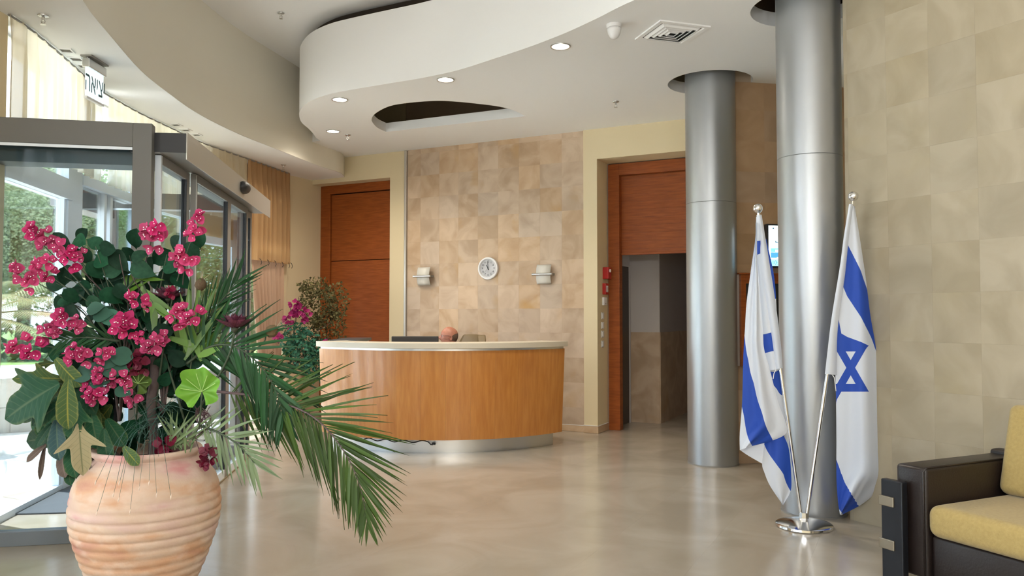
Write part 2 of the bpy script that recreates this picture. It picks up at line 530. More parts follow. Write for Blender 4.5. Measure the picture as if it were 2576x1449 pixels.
cap = MB(); wbox(cap, 0.035, 2.70, 0.08, 0.086, -0.0135, 0.008); wbox(cap, 2.70, 2.90, 0.09, 0.096, 0.03, 0.047); wbox(cap, 2.885, 2.90, 0.09, 0.096, -0.33, 0.047)
struct(ob('trim_2', cap, 'whitep'))
tr = MB(); wbox(tr, -0.005, 0.032, 0, ZI, -0.01, 0.03)
struct(ob('trim_1', tr, 'alu_trim', bev=0.006))

# left cherry door, set back in the wall
d2 = sroot('door_2', WB(-0.9, 0, -0.22))
for nm, a in (('door_frame', (-1.70, -1.50, 0, 3.43, -0.28, -0.19)), ('door_frame', (-0.385, -0.262, 0, 3.43, -0.28, -0.19)), ('door_frame', (-1.50, -0.385, 3.30, 3.43, -0.28, -0.19))):
    m = MB(); wbox(m, *a); ob(nm, m, 'cherry', d2, bev=0.004)
for z0, z1 in ((2.285, 3.285), (0.01, 2.275)):
    m = MB(); wbox(m, -1.49, -0.395, z0, z1, -0.27, -0.215); ob('panel', m, 'cherry', d2, bev=0.003)
dk = MB(); wbox(dk, -1.75, -0.24, 0, 3.44, -0.30, -0.28)
ob('backing', dk, 'dark', d2)
# plaster end wall between the last window and that door
A = at_z(712, 437, ZS); B = WB(-1.68, 0, -0.2)
m = MB(); m.seg((A.x, A.y), (B.x, B.y), 0, ZS + 0.02, -0.0, 0.25)
m.seg((B.x - 0.1, B.y + 0.05), (-3.6, 11.9), ZS, ZU, 0.0, -0.2)
struct(ob('wall_left_end', m, 'cream'))
m = MB(); m.seg((A.x, A.y), (A.x + (B.x - A.x) * 0.09, A.y + (B.y - A.y) * 0.09), 0, ZS, -0.03, 0.0)
struct(ob('trim_3', m, 'cream', bev=0.006))

# doorway on the right: reveal, cherry frame, roll panel above the passage
d3 = sroot('door_3', WB(3.6, 0, -0.33))
for a in ((2.90, 3.05, 0, 3.40, -0.45, -0.33), (4.16, 4.30, 0, 3.40, -0.45, -0.33), (3.05, 4.16, 3.25, 3.40, -0.45, -0.33)):
    m = MB(); wbox(m, *a); ob('door_frame', m, 'cherry', d3, bev=0.004)
k = 0
z = 2.26
while z < 3.249:
    m = MB(); wbox(m, 3.05, 4.16, z, min(z + 0.0495, 3.25), -0.44, -0.425 + 0.003 * (k % 2)); ob('slat', m, 'cherry', d3)
    z += 0.05; k += 1
m = MB(); wbox(m, 3.05, 4.16, 2.23, 2.26, -0.445, -0.41); ob('bottom_rail', m, 'cherry', d3, bev=0.004)
m = MB(); m.tube([WB(3.98, 3.33, -0.33), WB(3.98, 3.31, -0.28)], 0.02, 8); ob('closer', m, 'black', d3, smooth=True, sharp=40)
wp = MB()
wbox(wp, 2.60, 2.90, 0, 3.5, -1.5, -0.36)       # passage: left side
wbox(wp, 2.60, 3.32, 1.23, 3.5, -1.5, -1.2)     # light wall above the stone
struct(ob('wall_passage', wp, 'grey_paint'))
wp = MB(); wbox(wp, 3.16, 3.32, 0.0, 1.23, -1.5, -1.19); wbox(wp, 2.60, 3.16, 0.0, 1.23, -1.5, -1.20)
struct(ob('wall_passage_dado', wp, 'stone'))
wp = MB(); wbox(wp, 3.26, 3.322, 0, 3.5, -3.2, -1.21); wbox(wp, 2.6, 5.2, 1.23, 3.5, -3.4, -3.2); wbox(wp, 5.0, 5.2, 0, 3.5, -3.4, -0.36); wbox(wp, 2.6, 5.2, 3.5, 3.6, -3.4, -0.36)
struct(ob('wall_passage_far', wp, 'shaded_paint'))
wp = MB(); wbox(wp, 2.6, 5.2, 0, 1.23, -3.4, -3.19); wbox(wp, 3.30, 3.33, 0, 1.23, -3.2, -1.20)
struct(ob('wall_passage_far_dado', wp, 'stone'))
m = MB(); wbox(m, 2.899, 2.912, 0, 2.12, -1.12, -0.50)
struct(ob('door_4', m, M('dark_door', (0.045, 0.03, 0.02), 0.5)))
m = MB(); wbox(m, 2.899, 2.925, 0, 2.15, -1.16, -1.12); wbox(m, 2.899, 2.925, 2.12, 2.15, -1.12, -0.46)
struct(ob('trim_4', m, 'grey_paint'))

# ------------------------------------------------------------------ right stone wall and the alcove behind the columns
m = MB(); m.obox(WR(5.6, ZU / 2, -0.1625), RE, RN, UP, 5.6, 0.15, ZU / 2)
wall_right = struct(ob('wall_right', m, 'stone2'))
rotR = Matrix(((RE.x, RN.x, 0, 0), (RE.y, RN.y, 0, 0), (0, 0, 1, 0), (0, 0, 0, 1)))
tile_wall(wall_right, lambda s, z: Matrix.Translation(WR(s, z, -0.0135)) @ rotR,
          spans(0.0, 2.5, 0.03, 0.31), spans(0.0, ZI, 0.0, 0.32), 'stone2')
q = at_z(1860, 206, ZI); AE = Vector((0.985, 0.17, 0)).normalized(); AN = Vector((AE.y, -AE.x, 0))
def WA(s, z, d):
    return Vector((q.x, q.y, 0)) + AE * s + AN * d + UP * z
m = MB(); m.obox(WA(0.65, ZU / 2, -0.12), AE, AN, UP, 0.85, 0.105, ZU / 2)
wall_alcove = struct(ob('wall_alcove', m, 'grout'))
rotA = Matrix(((AE.x, AN.x, 0, 0), (AE.y, AN.y, 0, 0), (0, 0, 1, 0), (0, 0, 0, 1)))
MAT['stone3'] = stone_mat('alcove_stone', (0.46, 0.31, 0.19), (0.40, 0.26, 0.15), (0.36, 0.22, 0.11), 0.07)
tile_wall(wall_alcove, lambda s, z: Matrix.Translation(WA(s, z, -0.0145)) @ rotA,
          spans(-0.2, 1.5, -0.05, 0.31), spans(0.0, ZI, 0.10, 0.31), 'stone3')
a = WA(-0.2, 0, -0.2); b = WB(4.5, 0, 0)
m = MB(); m.seg((a.x, a.y), (b.x, b.y), 0, ZU, 0.0, -0.12)
struct(ob('wall_alcove_return', m, 'cream'))
a = WR(0, 0, -0.31); c = WA(1.5, 0, 0)
m = MB(); m.seg((c.x, c.y), (a.x + 1.9, a.y + 0.3), 0, ZU, -0.0, 0.15); m.seg((a.x + 1.9, a.y + 0.3), (a.x, a.y - 0.2), 0, ZU, 0.0, 0.15)
struct(ob('wall_alcove_side', m, 'cream'))
m = MB(); m.box((-3.6, -4.45, 0), (8.6, -4.2, ZU))
struct(ob('wall_rear', m, 'cream'))

# ------------------------------------------------------------------ ceilings
m = MB(); m.box((-4.6, -4.6, ZU), (9.0, 15.0, ZU + 0.25))
struct(ob('ceiling', m, 'white'))
n = 90
fo, fi = resample(facade_c, n), resample(fascia_c, n)
m = MB(); m.grid([[(p[0] - 0.25, p[1], ZS - 0.003), (q2[0], q2[1], ZS - 0.003)] for p, q2 in zip(fo, fi)])
struct(ob('ceiling_window_soffit', m, 'soffit'))
def band(pl, z0, z1, inner, outer):
    """closed upright band along a plan line: offsets are measured on the line's right-hand side"""
    P = np.array(pl); T = np.gradient(P, axis=0); T /= np.linalg.norm(T, axis=1)[:, None]
    Nn = np.c_[T[:, 1], -T[:, 0]]
    A_, B_ = P + Nn * outer, P + Nn * inner
    rows = [[(a_[0], a_[1], z0), (a_[0], a_[1], z1), (b_[0], b_[1], z1), (b_[0], b_[1], z0), (a_[0], a_[1], z0)] for a_, b_ in zip(A_, B_)]
    return MB().grid(rows)
struct(ob('ceiling_beam', band(fascia_c, ZS, ZU, -0.06, 0.0), 'beige', smooth=True, sharp=35))

def zpx(pts, z, s=3.389, ox=740):
    return [tuple(at_z(ox + a / s, b / s, z)[:2]) for a, b in pts]
edge = zpx([(2576, 165), (2300, 290), (2000, 405), (1700, 505), (1400, 600), (1100, 665), (800, 715), (500, 765), (300, 805), (150, 860), (75, 920), (52, 975), (70, 1040), (130, 1095), (172, 1140)], ZI)
edge = [(7.5, 3.2), (5.0, 3.5), (3.2, 4.0), (2.0, 4.75), (1.35, 5.35)] + [tuple(at_z(1600, 0, ZI)[:2])] + edge
edge = cr(edge, 6)
# from the rounded end the ceiling runs along the beam to the back wall
run = [tuple(at_z(u, v, ZI)[:2]) for u, v in ((797, 346), (808, 354))]
outline = edge + run + [(run[-1][0] - 0.25, run[-1][1] + 0.12), (-2.75, 11.75)]
tailz = [tuple(WB(-1.2, 0, -0.05)[:2]), tuple(WB(2.6, 0, -0.05)[:2]), tuple(WB(5.0, 0, -0.2)[:2]), (7.5, 9.0)]
outline_full = outline + tailz
C1, C2 = (1.985, 7.90), (2.24, 5.95)            # the two columns
holes = []
for c in (C1, C2):
    holes.append([(c[0] + 0.415 * math.cos(-2 * math.pi * k / 48), c[1] + 0.415 * math.sin(-2 * math.pi * k / 48)) for k in range(48)])
slot_near = cr([at_z(740 + a / 3.389, b / 3.389, ZI)[:2] for a, b in ((785, 1125), (720, 1095), (680, 1060), (660, 1020), (690, 970), (800, 910), (950, 880), (1200, 860), (1400, 868), (1600, 889), (1735, 907), (1860, 937), (1975, 990))], 5)
holes.append(slot_near)
TH = 0.115
polys = [[Vector((p[0], p[1], 0)) for p in pl] for pl in [outline_full] + holes]
tris = geometry.tessellate_polygon(polys)
flat = [p for pl in polys for p in pl]
m = MB()
nf = len(flat)
vs = [(p.x, p.y, ZI) for p in flat] + [(p.x, p.y, ZI + TH) for p in flat]
fs = [tuple(t) for t in tris] + [tuple(i + nf for i in t) for t in tris]
k0 = 0
for pl in polys:
    nn = len(pl)
    fs += [(k0 + i, k0 + (i + 1) % nn, nf + k0 + (i + 1) % nn, nf + k0 + i) for i in range(nn)]
    k0 += nn
m.add(vs, fs)
ceil_drop = struct(ob('ceiling_dropped', m, 'white', smooth=True, sharp=40))
struct(ob('ceiling_dropped_edge', band(edge + run, ZI - 0.002, ZT, 0.035, -0.012), 'white', smooth=True, sharp=35))
MAT['hollow_shade'] = M('hollow_shade_colour', (0.10, 0.085, 0.07), 0.9)
# the hollow above the dropped ceiling: a dark lid under the upper ceiling, with the shade put into its colour
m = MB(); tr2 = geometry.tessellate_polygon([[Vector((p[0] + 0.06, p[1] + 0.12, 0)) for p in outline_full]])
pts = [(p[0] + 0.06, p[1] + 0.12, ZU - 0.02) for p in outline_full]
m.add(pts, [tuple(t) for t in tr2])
struct(ob('ceiling_hollow_shade', m, 'hollow_shade'))

# ------------------------------------------------------------------ columns
def column(c, r, seams):
    root = sroot('pillar', (c[0], c[1], 0))
    zs = [0.0] + seams + [ZU]
    for z0, z1 in zip(zs[:-1], zs[1:]):
        m = MB(); m.lathe([(r - 0.004, z0), (r, z0 + 0.003), (r, z1 - 0.003), (r - 0.004, z1)], (c[0], c[1], 0), 64)
        ob('cladding', m, 'column', root, smooth=True, sharp=30)
    m = MB(); m.lathe([(r + 0.003, 0), (r + 0.003, 0.012)], (c[0], c[1], 0), 64); ob('base_ring', m, 'alu', root, smooth=True, sharp=30)
    return root
za = at_Y(1790, 505, C1[1] - 0.245).z
zb = at_Y(2040, 384, C2[1] - 0.235).z
column(C1, 0.245, [za])
column(C2, 0.232, [zb])

# ------------------------------------------------------------------ window front on the left
nodes = [(-3.60, 5.45), (-3.79, 6.72), (-3.94, 8.25), (-3.88, 9.4), (-3.70, 10.4), (A.x - 0.03, A.y)]
outs = []
for i, (p, q2) in enumerate(zip(nodes[:-1], nodes[1:])):
    r = sroot('window_%d' % (i + 2), (p[0], p[1], 0))
    e = Vector((q2[0] - p[0], q2[1] - p[1], 0)); Ln = e.length; e.normalize()
    def sg(s0, s1, z0, z1, d0, d1):
        a = Vector((p[0], p[1], 0)) + e * s0; b = Vector((p[0], p[1], 0)) + e * s1
        return MB().seg((a.x, a.y), (b.x, b.y), z0, z1, d0, d1)
    w = 0.20 if i == 1 else 0.09
    ob('post', sg(-0.02 if i != 1 else -0.06, w, 0, ZS, -0.05, 0.05), 'alu_light', r)
    zt = 2.43 if i == 0 else (2.60 if i < 3 else 2.35)
    ob('transom', sg(w, Ln, zt, zt + (0.17 if i == 0 else 0.09), -0.06, 0.06), 'alu_light', r)
    ob('bottom_rail', sg(w, Ln, 0, 0.05, -0.04, 0.04), 'alu_light', r)
    ob('glass_pane', sg(w, Ln, 0.05, zt, -0.004, 0.004), 'glass2', r)
    if i < 3:
        ob('glass_pane', sg(w, Ln, zt + 0.09, ZS, -0.004, 0.004), 'glass2', r)
    else:
        ob('lintel', sg(0, Ln, 2.44, ZS, -0.05, 0.1), 'cream', r)
    if i in (0, 1):
        for s0 in ((0.09, 1.18) if i == 0 else (0.20, 0.72, 0.86)):
            ob('stile', sg(s0, s0 + 0.055, 0.05, zt, -0.03, 0.03), 'alu_light', r)
    if i == 1:
        ob('outer_operator', sg(0.25, 1.2, 2.42, 2.60, 0.06, 0.24), 'alu', r, bev=0.004)
# straight glazed front towards and behind the viewer
r = sroot('window_1', (-3.45, 5.0, 0))
ys = [3.5 - 1.28 * k for k in range(7)]
for a, b in zip(ys[:-1], ys[1:]):
    m = MB(); m.box((-3.50, a - 0.09, 0), (-3.40, a, ZS)); ob('post', m, 'alu_light', r)
    m = MB(); m.box((-3.49, b, 2.6), (-3.41, a - 0.09, 2.68)); ob('transom', m, 'alu_light', r)
    m = MB(); m.box((-3.454, b, 0.0), (-3.446, a - 0.09, 2.6)); ob('glass_pane', m, 'glass2', r)
    m = MB(); m.box((-3.454, b, 2.68), (-3.446, a - 0.09, ZS)); ob('glass_pane', m, 'glass2', r)
m = MB(); m.box((-3.95, 5.02, 0), (-3.44, 5.36, ZS + 0.02)); m.box((-3.60, 3.50, 0), (-3.44, 5.02, ZS + 0.02))  # second box is an added wall, out of view, keeping sun off the floor
struct(ob('wall_left_pier_sunblock', m, 'cream'))
m = MB()
for p, q2 in zip(facade_c[:-1], facade_c[1:]):
    m.seg(p, q2, ZS - 0.02, ZU + 0.25, 0.08, 0.25)
struct(ob('wall_left_parapet', m, 'beige'))
# ------------------------------------------------------------------ glazed entrance lobby: side screen, sliding doors, operator
CB = Vector((-2.384, 5.25, 0)); DB = Vector((-0.127, 0.992, 0)).normalized(); DA = Vector((-0.98, -0.2, 0)).normalized(); DN = Vector((DB.y, -DB.x, 0))
def VB(mb, b0, b1, n0, n1, z0, z1):
    """along the doors from b0 to b1, n0..n1 towards the room"""
    return mb.obox(CB + DB * (b0 + b1) / 2 + DN * (n0 + n1) / 2 + UP * (z0 + z1) / 2, DB, DN, UP, (b1 - b0) / 2, (n1 - n0) / 2, (z1 - z0) / 2)
DAN = Vector((-DA.y, DA.x, 0))
def VA(mb, a0, a1, n0, n1, z0, z1, off=0.0):
    return mb.obox(CB + DB * off + DA * (a0 + a1) / 2 + DAN * (n0 + n1) / 2 + UP * (z0 + z1) / 2, DA, DAN, UP, (a1 - a0) / 2, (n1 - n0) / 2, (z1 - z0) / 2)
ZH = 2.72
def side_screen(name, off, zt):
    r = sroot(name, CB + DB * off)
    ob('post', VA(MB(), 0, 0.118, -0.045, 0.045, 0, ZH, off), 'alu_dark', r, bev=0.003)
    ob('post', VA(MB(), 1.30, 1.36, -0.045, 0.045, 0, ZH, off), 'alu_dark', r, bev=0.003)
    ob('header', VA(MB(), 0.118, 1.30, -0.045, 0.045, zt, ZH, off), 'alu_dark', r, bev=0.003)
    ob('bottom_rail', VA(MB(), 0.118, 1.30, -0.04, 0.04, 0, 0.09, off), 'alu_blue', r, bev=0.003)
    ob('bead', VA(MB(), 0.118, 1.30, 0.042, 0.052, zt - 0.022, zt - 0.004, off), 'alu_light', r)
    ob('glass_pane', VA(MB(), 0.118, 1.30, -0.006, 0.006, 0.09, zt, off), 'glass', r)
    return r
s1 = side_screen('window_8', 0.0, 2.56)
ob('inner_beam', VA(MB(), 0.03, 1.30, -0.34, -0.14, 2.47, 2.70), 'darkmetal', s1)
side_screen('window_9', 3.20, 2.56)
d1 = sroot('door_1', CB + DB * 1.6)
bs = [0.10, 0.81, 1.97, 2.79, 3.22]
for i, (b0, b1) in enumerate(zip(bs[:-1], bs[1:])):
    n0 = (0.0, 0.045, 0.045, 0.0)[i] - 0.02
    lf = ob('door_leaf', VB(MB(), b0, b0 + (0.05 if i else 0.03), n0, n0 + 0.04, 0.012, 2.54), 'alu_light' if i == 0 else 'alu', d1, bev=0.002)
    ob('stile', VB(MB(), b1 - 0.085, b1, n0, n0 + 0.04, 0.012, 2.54), 'alu', lf, bev=0.002)
    ob('top_rail', VB(MB(), b0 + 0.03, b1 - 0.085, n0, n0 + 0.04, 2.48, 2.54), 'alu', lf)
    ob('bottom_rail', VB(MB(), b0 + 0.03, b1 - 0.085, n0, n0 + 0.04, 0.012, 0.085), 'alu_light', lf)
    ob('gasket', VB(MB(), b1 - 0.091, b1 - 0.085, n0 + 0.005, n0 + 0.042, 0.085, 2.48), 'black', lf)
    ob('glass_pane', VB(MB(), b0 + 0.03, b1 - 0.091, n0 + 0.015, n0 + 0.025, 0.085, 2.48), 'glass', lf)
ob('gap_strip', VB(MB(), 0.815, 0.825, 0.05, 0.068, 0.02, 2.53), 'whitep', d1)  # added white strip standing in for the gap between the leaves
op = ob('operator_header', VB(MB(), 0.03, 3.24, 0.03, 0.20, 2.545, 2.675), 'alu', d1, bev=0.006)
ob('end_cap', VB(MB(), 0.022, 0.03, -0.16, 0.20, 2.545, 2.675), 'black', d1)
ob('cover_lip', VB(MB(), 0.03, 3.24, 0.20, 0.206, 2.50, 2.685), 'alu_trim', d1)
ob('track', VB(MB(), 0.03, 3.22, -0.16, 0.03, 2.545, 2.66), 'alu', d1)
m = MB(); c = CB + DB * 1.82 + DN * 0.215 + UP * 2.60
m.lathe([(0.001, -0.11), (0.035, -0.10), (0.05, -0.06), (0.055, 0.0), (0.05, 0.06), (0.035, 0.10), (0.001, 0.11)], c, 20, ax=DB)
ob('motion_sensor', m, 'black', d1, smooth=True)
ob('floor_track', VB(MB(), 0.1, 3.22, -0.03, 0.075, 0.0, 0.012), M('wood_threshold', (0.22, 0.17, 0.10), 0.5), d1)

m = MB(); VB(m, 0.75, 2.75, -1.30, -0.12, 0.001, 0.012)
tag(ob('door_mat', m, 'matting', bev=0.004), 'dark blue-grey entrance mat lying inside the glazed lobby', 'mat')

# ------------------------------------------------------------------ curtains along the window front
cur = resample(cr([(-3.53, 5.28)] + facade[2:], 8), 400)
cd = np.r_[0, np.cumsum(np.hypot(*np.diff(np.array(cur), axis=0).T))]
def along(t):
    x = np.interp(t, cd, [p[0] for p in cur]); y = np.interp(t, cd, [p[1] for p in cur])
    x2 = np.interp(t + 0.02, cd, [p[0] for p in cur]); y2 = np.interp(t + 0.02, cd, [p[1] for p in cur])
    e = Vector((x2 - x, y2 - y, 0))
    e = e.normalized() if e.length > 1e-6 else Vector((0.26, 0.96, 0))
    return Vector((x, y, 0)), Vector((e.y, -e.x, 0))
def tpar(u, v, z):
    p = at_z(u, v, z)
    return float(cd[np.argmin([(a[0] - p.x) ** 2 + (a[1] - p.y) ** 2 for a in cur])])
def curtain(t0, t1, zt, zb, wave, amp, mat, label, seed=1, pinch0=0.0, pinch1=0.0, off=0.13):
    rr = random.Random(seed)
    nn = int((t1 - t0) / 0.012) + 2
    rows = []
    zs = [zt + (zb - zt) * k / 14 for k in range(15)]
    for z in zs:
        f = (zt - z) / (zt - zb)
        row = []
        for k in range(nn):
            t = t0 + (t1 - t0) * k / (nn - 1)
            tt = t0 + pinch0 * f ** 1.3 + (t1 - t0 - (pinch0 + pinch1) * f ** 1.3) * k / (nn - 1)
            p, nrm = along(tt)
            a = amp * (0.3 + 0.9 * min(1.0, f * 3)) * (math.sin(2 * math.pi * t / wave + 0.6 * math.sin(t * 5 + seed)) + 0.3 * math.sin(2 * math.pi * t / wave * 2.3 + 1.3 * f))
            row.append(p + nrm * (off + a) + UP * z)
        rows.append(row)
    m = MB(); m.grid(rows)
    o = ob('curtain', m, mat, smooth=True)
    return tag(o, label, 'curtain', None)
tg0, tg1 = tpar(218, 222, ZS), tpar(238, 237, ZS)
curtain(0.02, tg0, 3.493, 2.66, 0.16, 0.022, 'curtain', 'sheer pale yellow curtain above the glazed lobby, left of the gap', 1, 0, 0.03)
te = tpar(597, 398, ZS)
curtain(tg1, te, 3.493, 2.66, 0.16, 0.022, 'curtain', 'sheer pale yellow curtain above the lobby, right of the gap', 2, 0.06, 0)
c3 = curtain(te + 0.02, cd[-1] - 0.03, 3.493, 2.19, 0.13, 0.03, 'shaded_curtain', 'long curtain, its unlit shade coloured tan, ending at a row of clips beside the plaster wall', 3)
c4 = curtain(te + 0.25, cd[-1] - 0.04, 2.25, 0.03, 0.12, 0.034, 'curtain2', 'pinkish gathered curtain hanging from clips below the long curtain', 4, 0.42, 0.22, 0.045)
for k in range(7):
    p, nrm = along(te + 0.3 + k * 0.19)
    m = MB(); c = p + nrm * 0.16
    m.tube([c + UP * 2.13, c + UP * 2.16 + nrm * 0.015, c + UP * 2.20, c + UP * 2.21 - nrm * 0.02], 0.004, 6)
    ob('clip', m, 'black', c4)
m = MB()
rail = [along(t)[0] + along(t)[1] * 0.13 + UP * 3.484 for t in np.linspace(0.02, cd[-1] - 0.05, 60)]
m.tube(rail, 0.008, 6)
tag(ob('curtain_rail', m, 'alu'), 'thin grey curtain rail curving along the edge of the soffit', 'rail')

# ------------------------------------------------------------------ ceiling fittings
def sprinkler(u, v, z, label):
    p = at_z(u, v, z) - UP * 0.003
    t = thing('sprinkler', p, label, 'sprinkler', 'ceiling sprinklers')
    m = MB(); m.lathe([(0.001, 0), (0.036, 0), (0.034, -0.006), (0.016, -0.012)][::-1], p, 20); ob('escutcheon', m, 'steel', t, smooth=True, sharp=40)
    m = MB(); m.lathe([(0.009, -0.035), (0.011, -0.012)], p, 10)
    for s in (-1, 1):
        m.tube([p + Vector((s * 0.010, 0, -0.033)), p + Vector((s * 0.014, 0, -0.045)), p + Vector((0, 0, -0.060))], 0.003, 6)
    ob('nozzle', m, 'steel', t)
    m = MB(); m.lathe([(0.019, -0.063), (0.019, -0.060), (0.001, -0.058)], p, 14); ob('deflector', m, 'steel', t)
sprinkler(109, 38, ZS, 'steel ceiling sprinkler on the soffit above the sheer curtain')
sprinkler(713, 414, ZS, 'steel ceiling sprinkler on the soffit above the long curtain')
sprinkler(707, 32, ZU, 'steel ceiling sprinkler on the high white ceiling')
sprinkler(875, 339, ZI, 'steel sprinkler next to a lit downlight near the ceiling edge')
sprinkler(1549, 255, ZI, 'steel sprinkler on the dropped ceiling in front of the doorway')
for i, (u, v) in enumerate(((166, 125), (192, 147), (212, 165), (443, 313), (468, 326), (494, 338))):
    p = at_z(u, v, ZS) - UP * 0.004
    ti = float(np.argmin([(a[0] - p.x) ** 2 + (a[1] - p.y) ** 2 for a in fascia_c])); ti = int(min(ti, len(fascia_c) - 2))
    e = Vector((fascia_c[ti + 1][0] - fascia_c[ti][0], fascia_c[ti + 1][1] - fascia_c[ti][1], 0)).normalized(); nn = Vector((e.y, -e.x, 0))
    h = 0.052
    lab = ('first', 'middle', 'last')[i % 3] + (' small square spot beside the exit sign, counted from the window side' if i < 3 else ' small square spot above the door operator, counted from the window side')
    t = thing('square_spotlight', p, lab, 'ceiling light', 'square spots in the soffit')
    m = MB()
    for s in (-1, 1):
        m.obox(p + e * s * (h - 0.007) - UP * 0.003, e, nn, UP, 0.007, h, 0.004)
        m.obox(p + nn * s * (h - 0.007) - UP * 0.003, e, nn, UP, h - 0.014, 0.007, 0.004)
    ob('frame', m, 'soffit', t)
    m = MB(); m.obox(p - UP * 0.0006, e, nn, UP, h - 0.014, h - 0.014, 0.0012); ob('recess', m, M('spot_recess', (0.10, 0.09, 0.075), 0.6), t)
MAT['lamp'] = emit('downlight_lens', (1.0, 0.90, 0.74), 9.0)
MAT['lampfit'] = M('downlight_rim', (0.45, 0.44, 0.42), 0.3, 0.8)
def downlight(u, v, label, e=26):
    p = at_z(u, v, ZI)
    t = thing('downlight', p, label, 'ceiling light', 'round downlights')
    m = MB(); m.lathe([(0.078, -0.001), (0.088, -0.001), (0.086, -0.010), (0.075, -0.008), (0.072, -0.001)], p, 40); ob('rim', m, 'lampfit', t, smooth=True, sharp=50)
    m = MB(); m.lathe([(0.001, -0.004), (0.074, -0.003)], p, 32); ob('lens', m, 'lamp', t)
    l = lamp('downlight_lamp', 'SPOT', (0, 0, -0.05), e, (1.0, 0.90, 0.74), spot_size=2.6, spot_blend=0.9, shadow_soft_size=0.08)
    l.parent = t
downlight(1410, 116, 'lit round downlight nearest the air diffuser, largest of the row')
downlight(1121, 200, 'lit round downlight between the rim of the ceiling and the crescent slot')
downlight(855, 250, 'lit round downlight with visible bulb at the rounded ceiling end')
downlight(838, 330, 'lit round downlight beside a sprinkler at the ceiling edge')

p = at_z(1545, 62, ZI)
t = thing('smoke_detector', p, 'white egg-shaped detector on the ceiling beside the air diffuser', 'detector')
m = MB(); m.lathe([(0.058, -0.028), (0.062, -0.02), (0.062, 0.0)], p, 32); ob('base', m, 'whitep', t, smooth=True, sharp=40)
m = MB(); m.lathe([(0.001, -0.118), (0.02, -0.114), (0.036, -0.10), (0.048, -0.075), (0.055, -0.045), (0.056, -0.028)], p, 32); ob('dome', m, 'whitep', t, smooth=True)

cs = [at_z(u, v, ZI) for u, v in ((1665, 50), (1787, 62), (1713, 113), (1599, 97))]
cc = sum(cs, Vector()) / 4
du = (cs[1] - cs[0] + cs[2] - cs[3]).normalized(); dv = Vector((-du.y, du.x, 0)); hs = 0.5 * sum(((cs[i] - cs[(i + 1) % 4]).length for i in range(4))) / 4
t = thing('air_diffuser', cc, 'square white ceiling air diffuser with nested louvres', 'air vent')
def ring(mb, h0, z0, h1, z1):
    a = [cc + du * (i * h0) + dv * (j * h0) + UP * z0 for i, j in ((-1, -1), (1, -1), (1, 1), (-1, 1))]
    b = [cc + du * (i * h1) + dv * (j * h1) + UP * z1 for i, j in ((-1, -1), (1, -1), (1, 1), (-1, 1))]
    return mb.add(a + b, [(i, (i + 1) % 4, 4 + (i + 1) % 4, 4 + i) for i in range(4)])
m = MB(); ring(m, hs, 0, hs, -0.012); ring(m, hs, -0.012, hs * 0.84, -0.012); ring(m, hs * 0.84, -0.012, hs * 0.80, -0.001); ob('frame', m, 'white', t)
for k in range(4):
    h = hs * (0.76 - 0.17 * k)
    m = MB(); ring(m, h, -0.002, h - hs * 0.10, -0.022); ring(m, h - hs * 0.10, -0.022, h - hs * 0.12, -0.020); ring(m, h - hs * 0.12, -0.020, h - hs * 0.03, -0.002)
    ob('louvre', m, 'white', t)
m = MB(); m.obox(cc - UP * 0.0012, du, dv, UP, hs * 0.8, hs * 0.8, 0.001); ob('backing', m, 'dark', t)

# hanging exit sign: clear panel with green-grey letters under an aluminium housing
pa, pb = at_z(216, 136, ZS), at_z(260, 164, ZS)
ex = (pb - pa); exl = ex.length; ex = ex.normalized(); en = Vector((ex.y, -ex.x, 0)); ec = (pa + pb) / 2
t = thing('exit_sign', ec, 'hanging exit sign, clear lit panel with dark letters below the soffit', 'sign')
m = MB(); m.obox(ec - UP * 0.008, ex, en, UP, exl / 2, 0.045, 0.008); ob('mount', m, 'alu', t, bev=0.003)
m = MB(); m.obox(ec - UP * 0.065, ex, en, UP, exl / 2, 0.03, 0.035); ob('housing', m, 'steel', t, bev=0.006)
m = MB()
for s in (-1, 1):
    m.tube([ec + ex * s * exl * 0.4, ec + ex * s * exl * 0.4 - UP * 0.04], 0.008, 8)
ob('hanger', m, 'steel', t)
pan = emit('exit_panel', (0.70, 0.88, 0.95), 0.35)
m = MB(); m.obox(ec - UP * 0.21, ex, en, UP, exl / 2 - 0.004, 0.006, 0.115); ob('panel', m, pan, t, bev=0.003)
m = MB(); m.obox(ec - UP * 0.335, ex, en, UP, exl / 2 - 0.002, 0.014, 0.010); ob('bottom_edge', m, 'whitep', t, bev=0.003)
def text(name, body, size, loc, xdir, ndir, mat, parent, ext=0.0008, align='CENTER', squeeze=1.0):
    c = bpy.data.curves.new(name, 'FONT'); c.body = body; c.size = size; c.align_x = align; c.align_y = 'CENTER'; c.extrude = ext
    tmp = bpy.data.objects.new('lettering_source', c); COL.objects.link(tmp)
    bpy.context.view_layer.update()
    me = bpy.data.meshes.new_from_object(tmp.evaluated_get(bpy.context.evaluated_depsgraph_get()))
    bpy.data.objects.remove(tmp); bpy.data.curves.remove(c)
    me.materials.clear(); me.materials.append(MAT[mat] if isinstance(mat, str) else mat)
    o = bpy.data.objects.new(name, me); COL.objects.link(o)
    x = Vector(xdir).normalized(); n = Vector(ndir).normalized(); y = n.cross(x)
    x = x * squeeze
    mt = Matrix(((x.x, y.x, n.x, loc[0]), (x.y, y.y, n.y, loc[1]), (x.z, y.z, n.z, loc[2]), (0, 0, 0, 1)))
    o.parent = parent
    o.matrix_local = Matrix.Translation(-wloc(parent)) @ mt
    return o
sgn = 1 if en.dot(CAMP - ec) > 0 else -1
MAT['signink'] = M('sign_ink', (0.03, 0.09, 0.09), 0.5)
xd = ex if (UP.cross(en * sgn)).dot(ex) > 0 else -ex
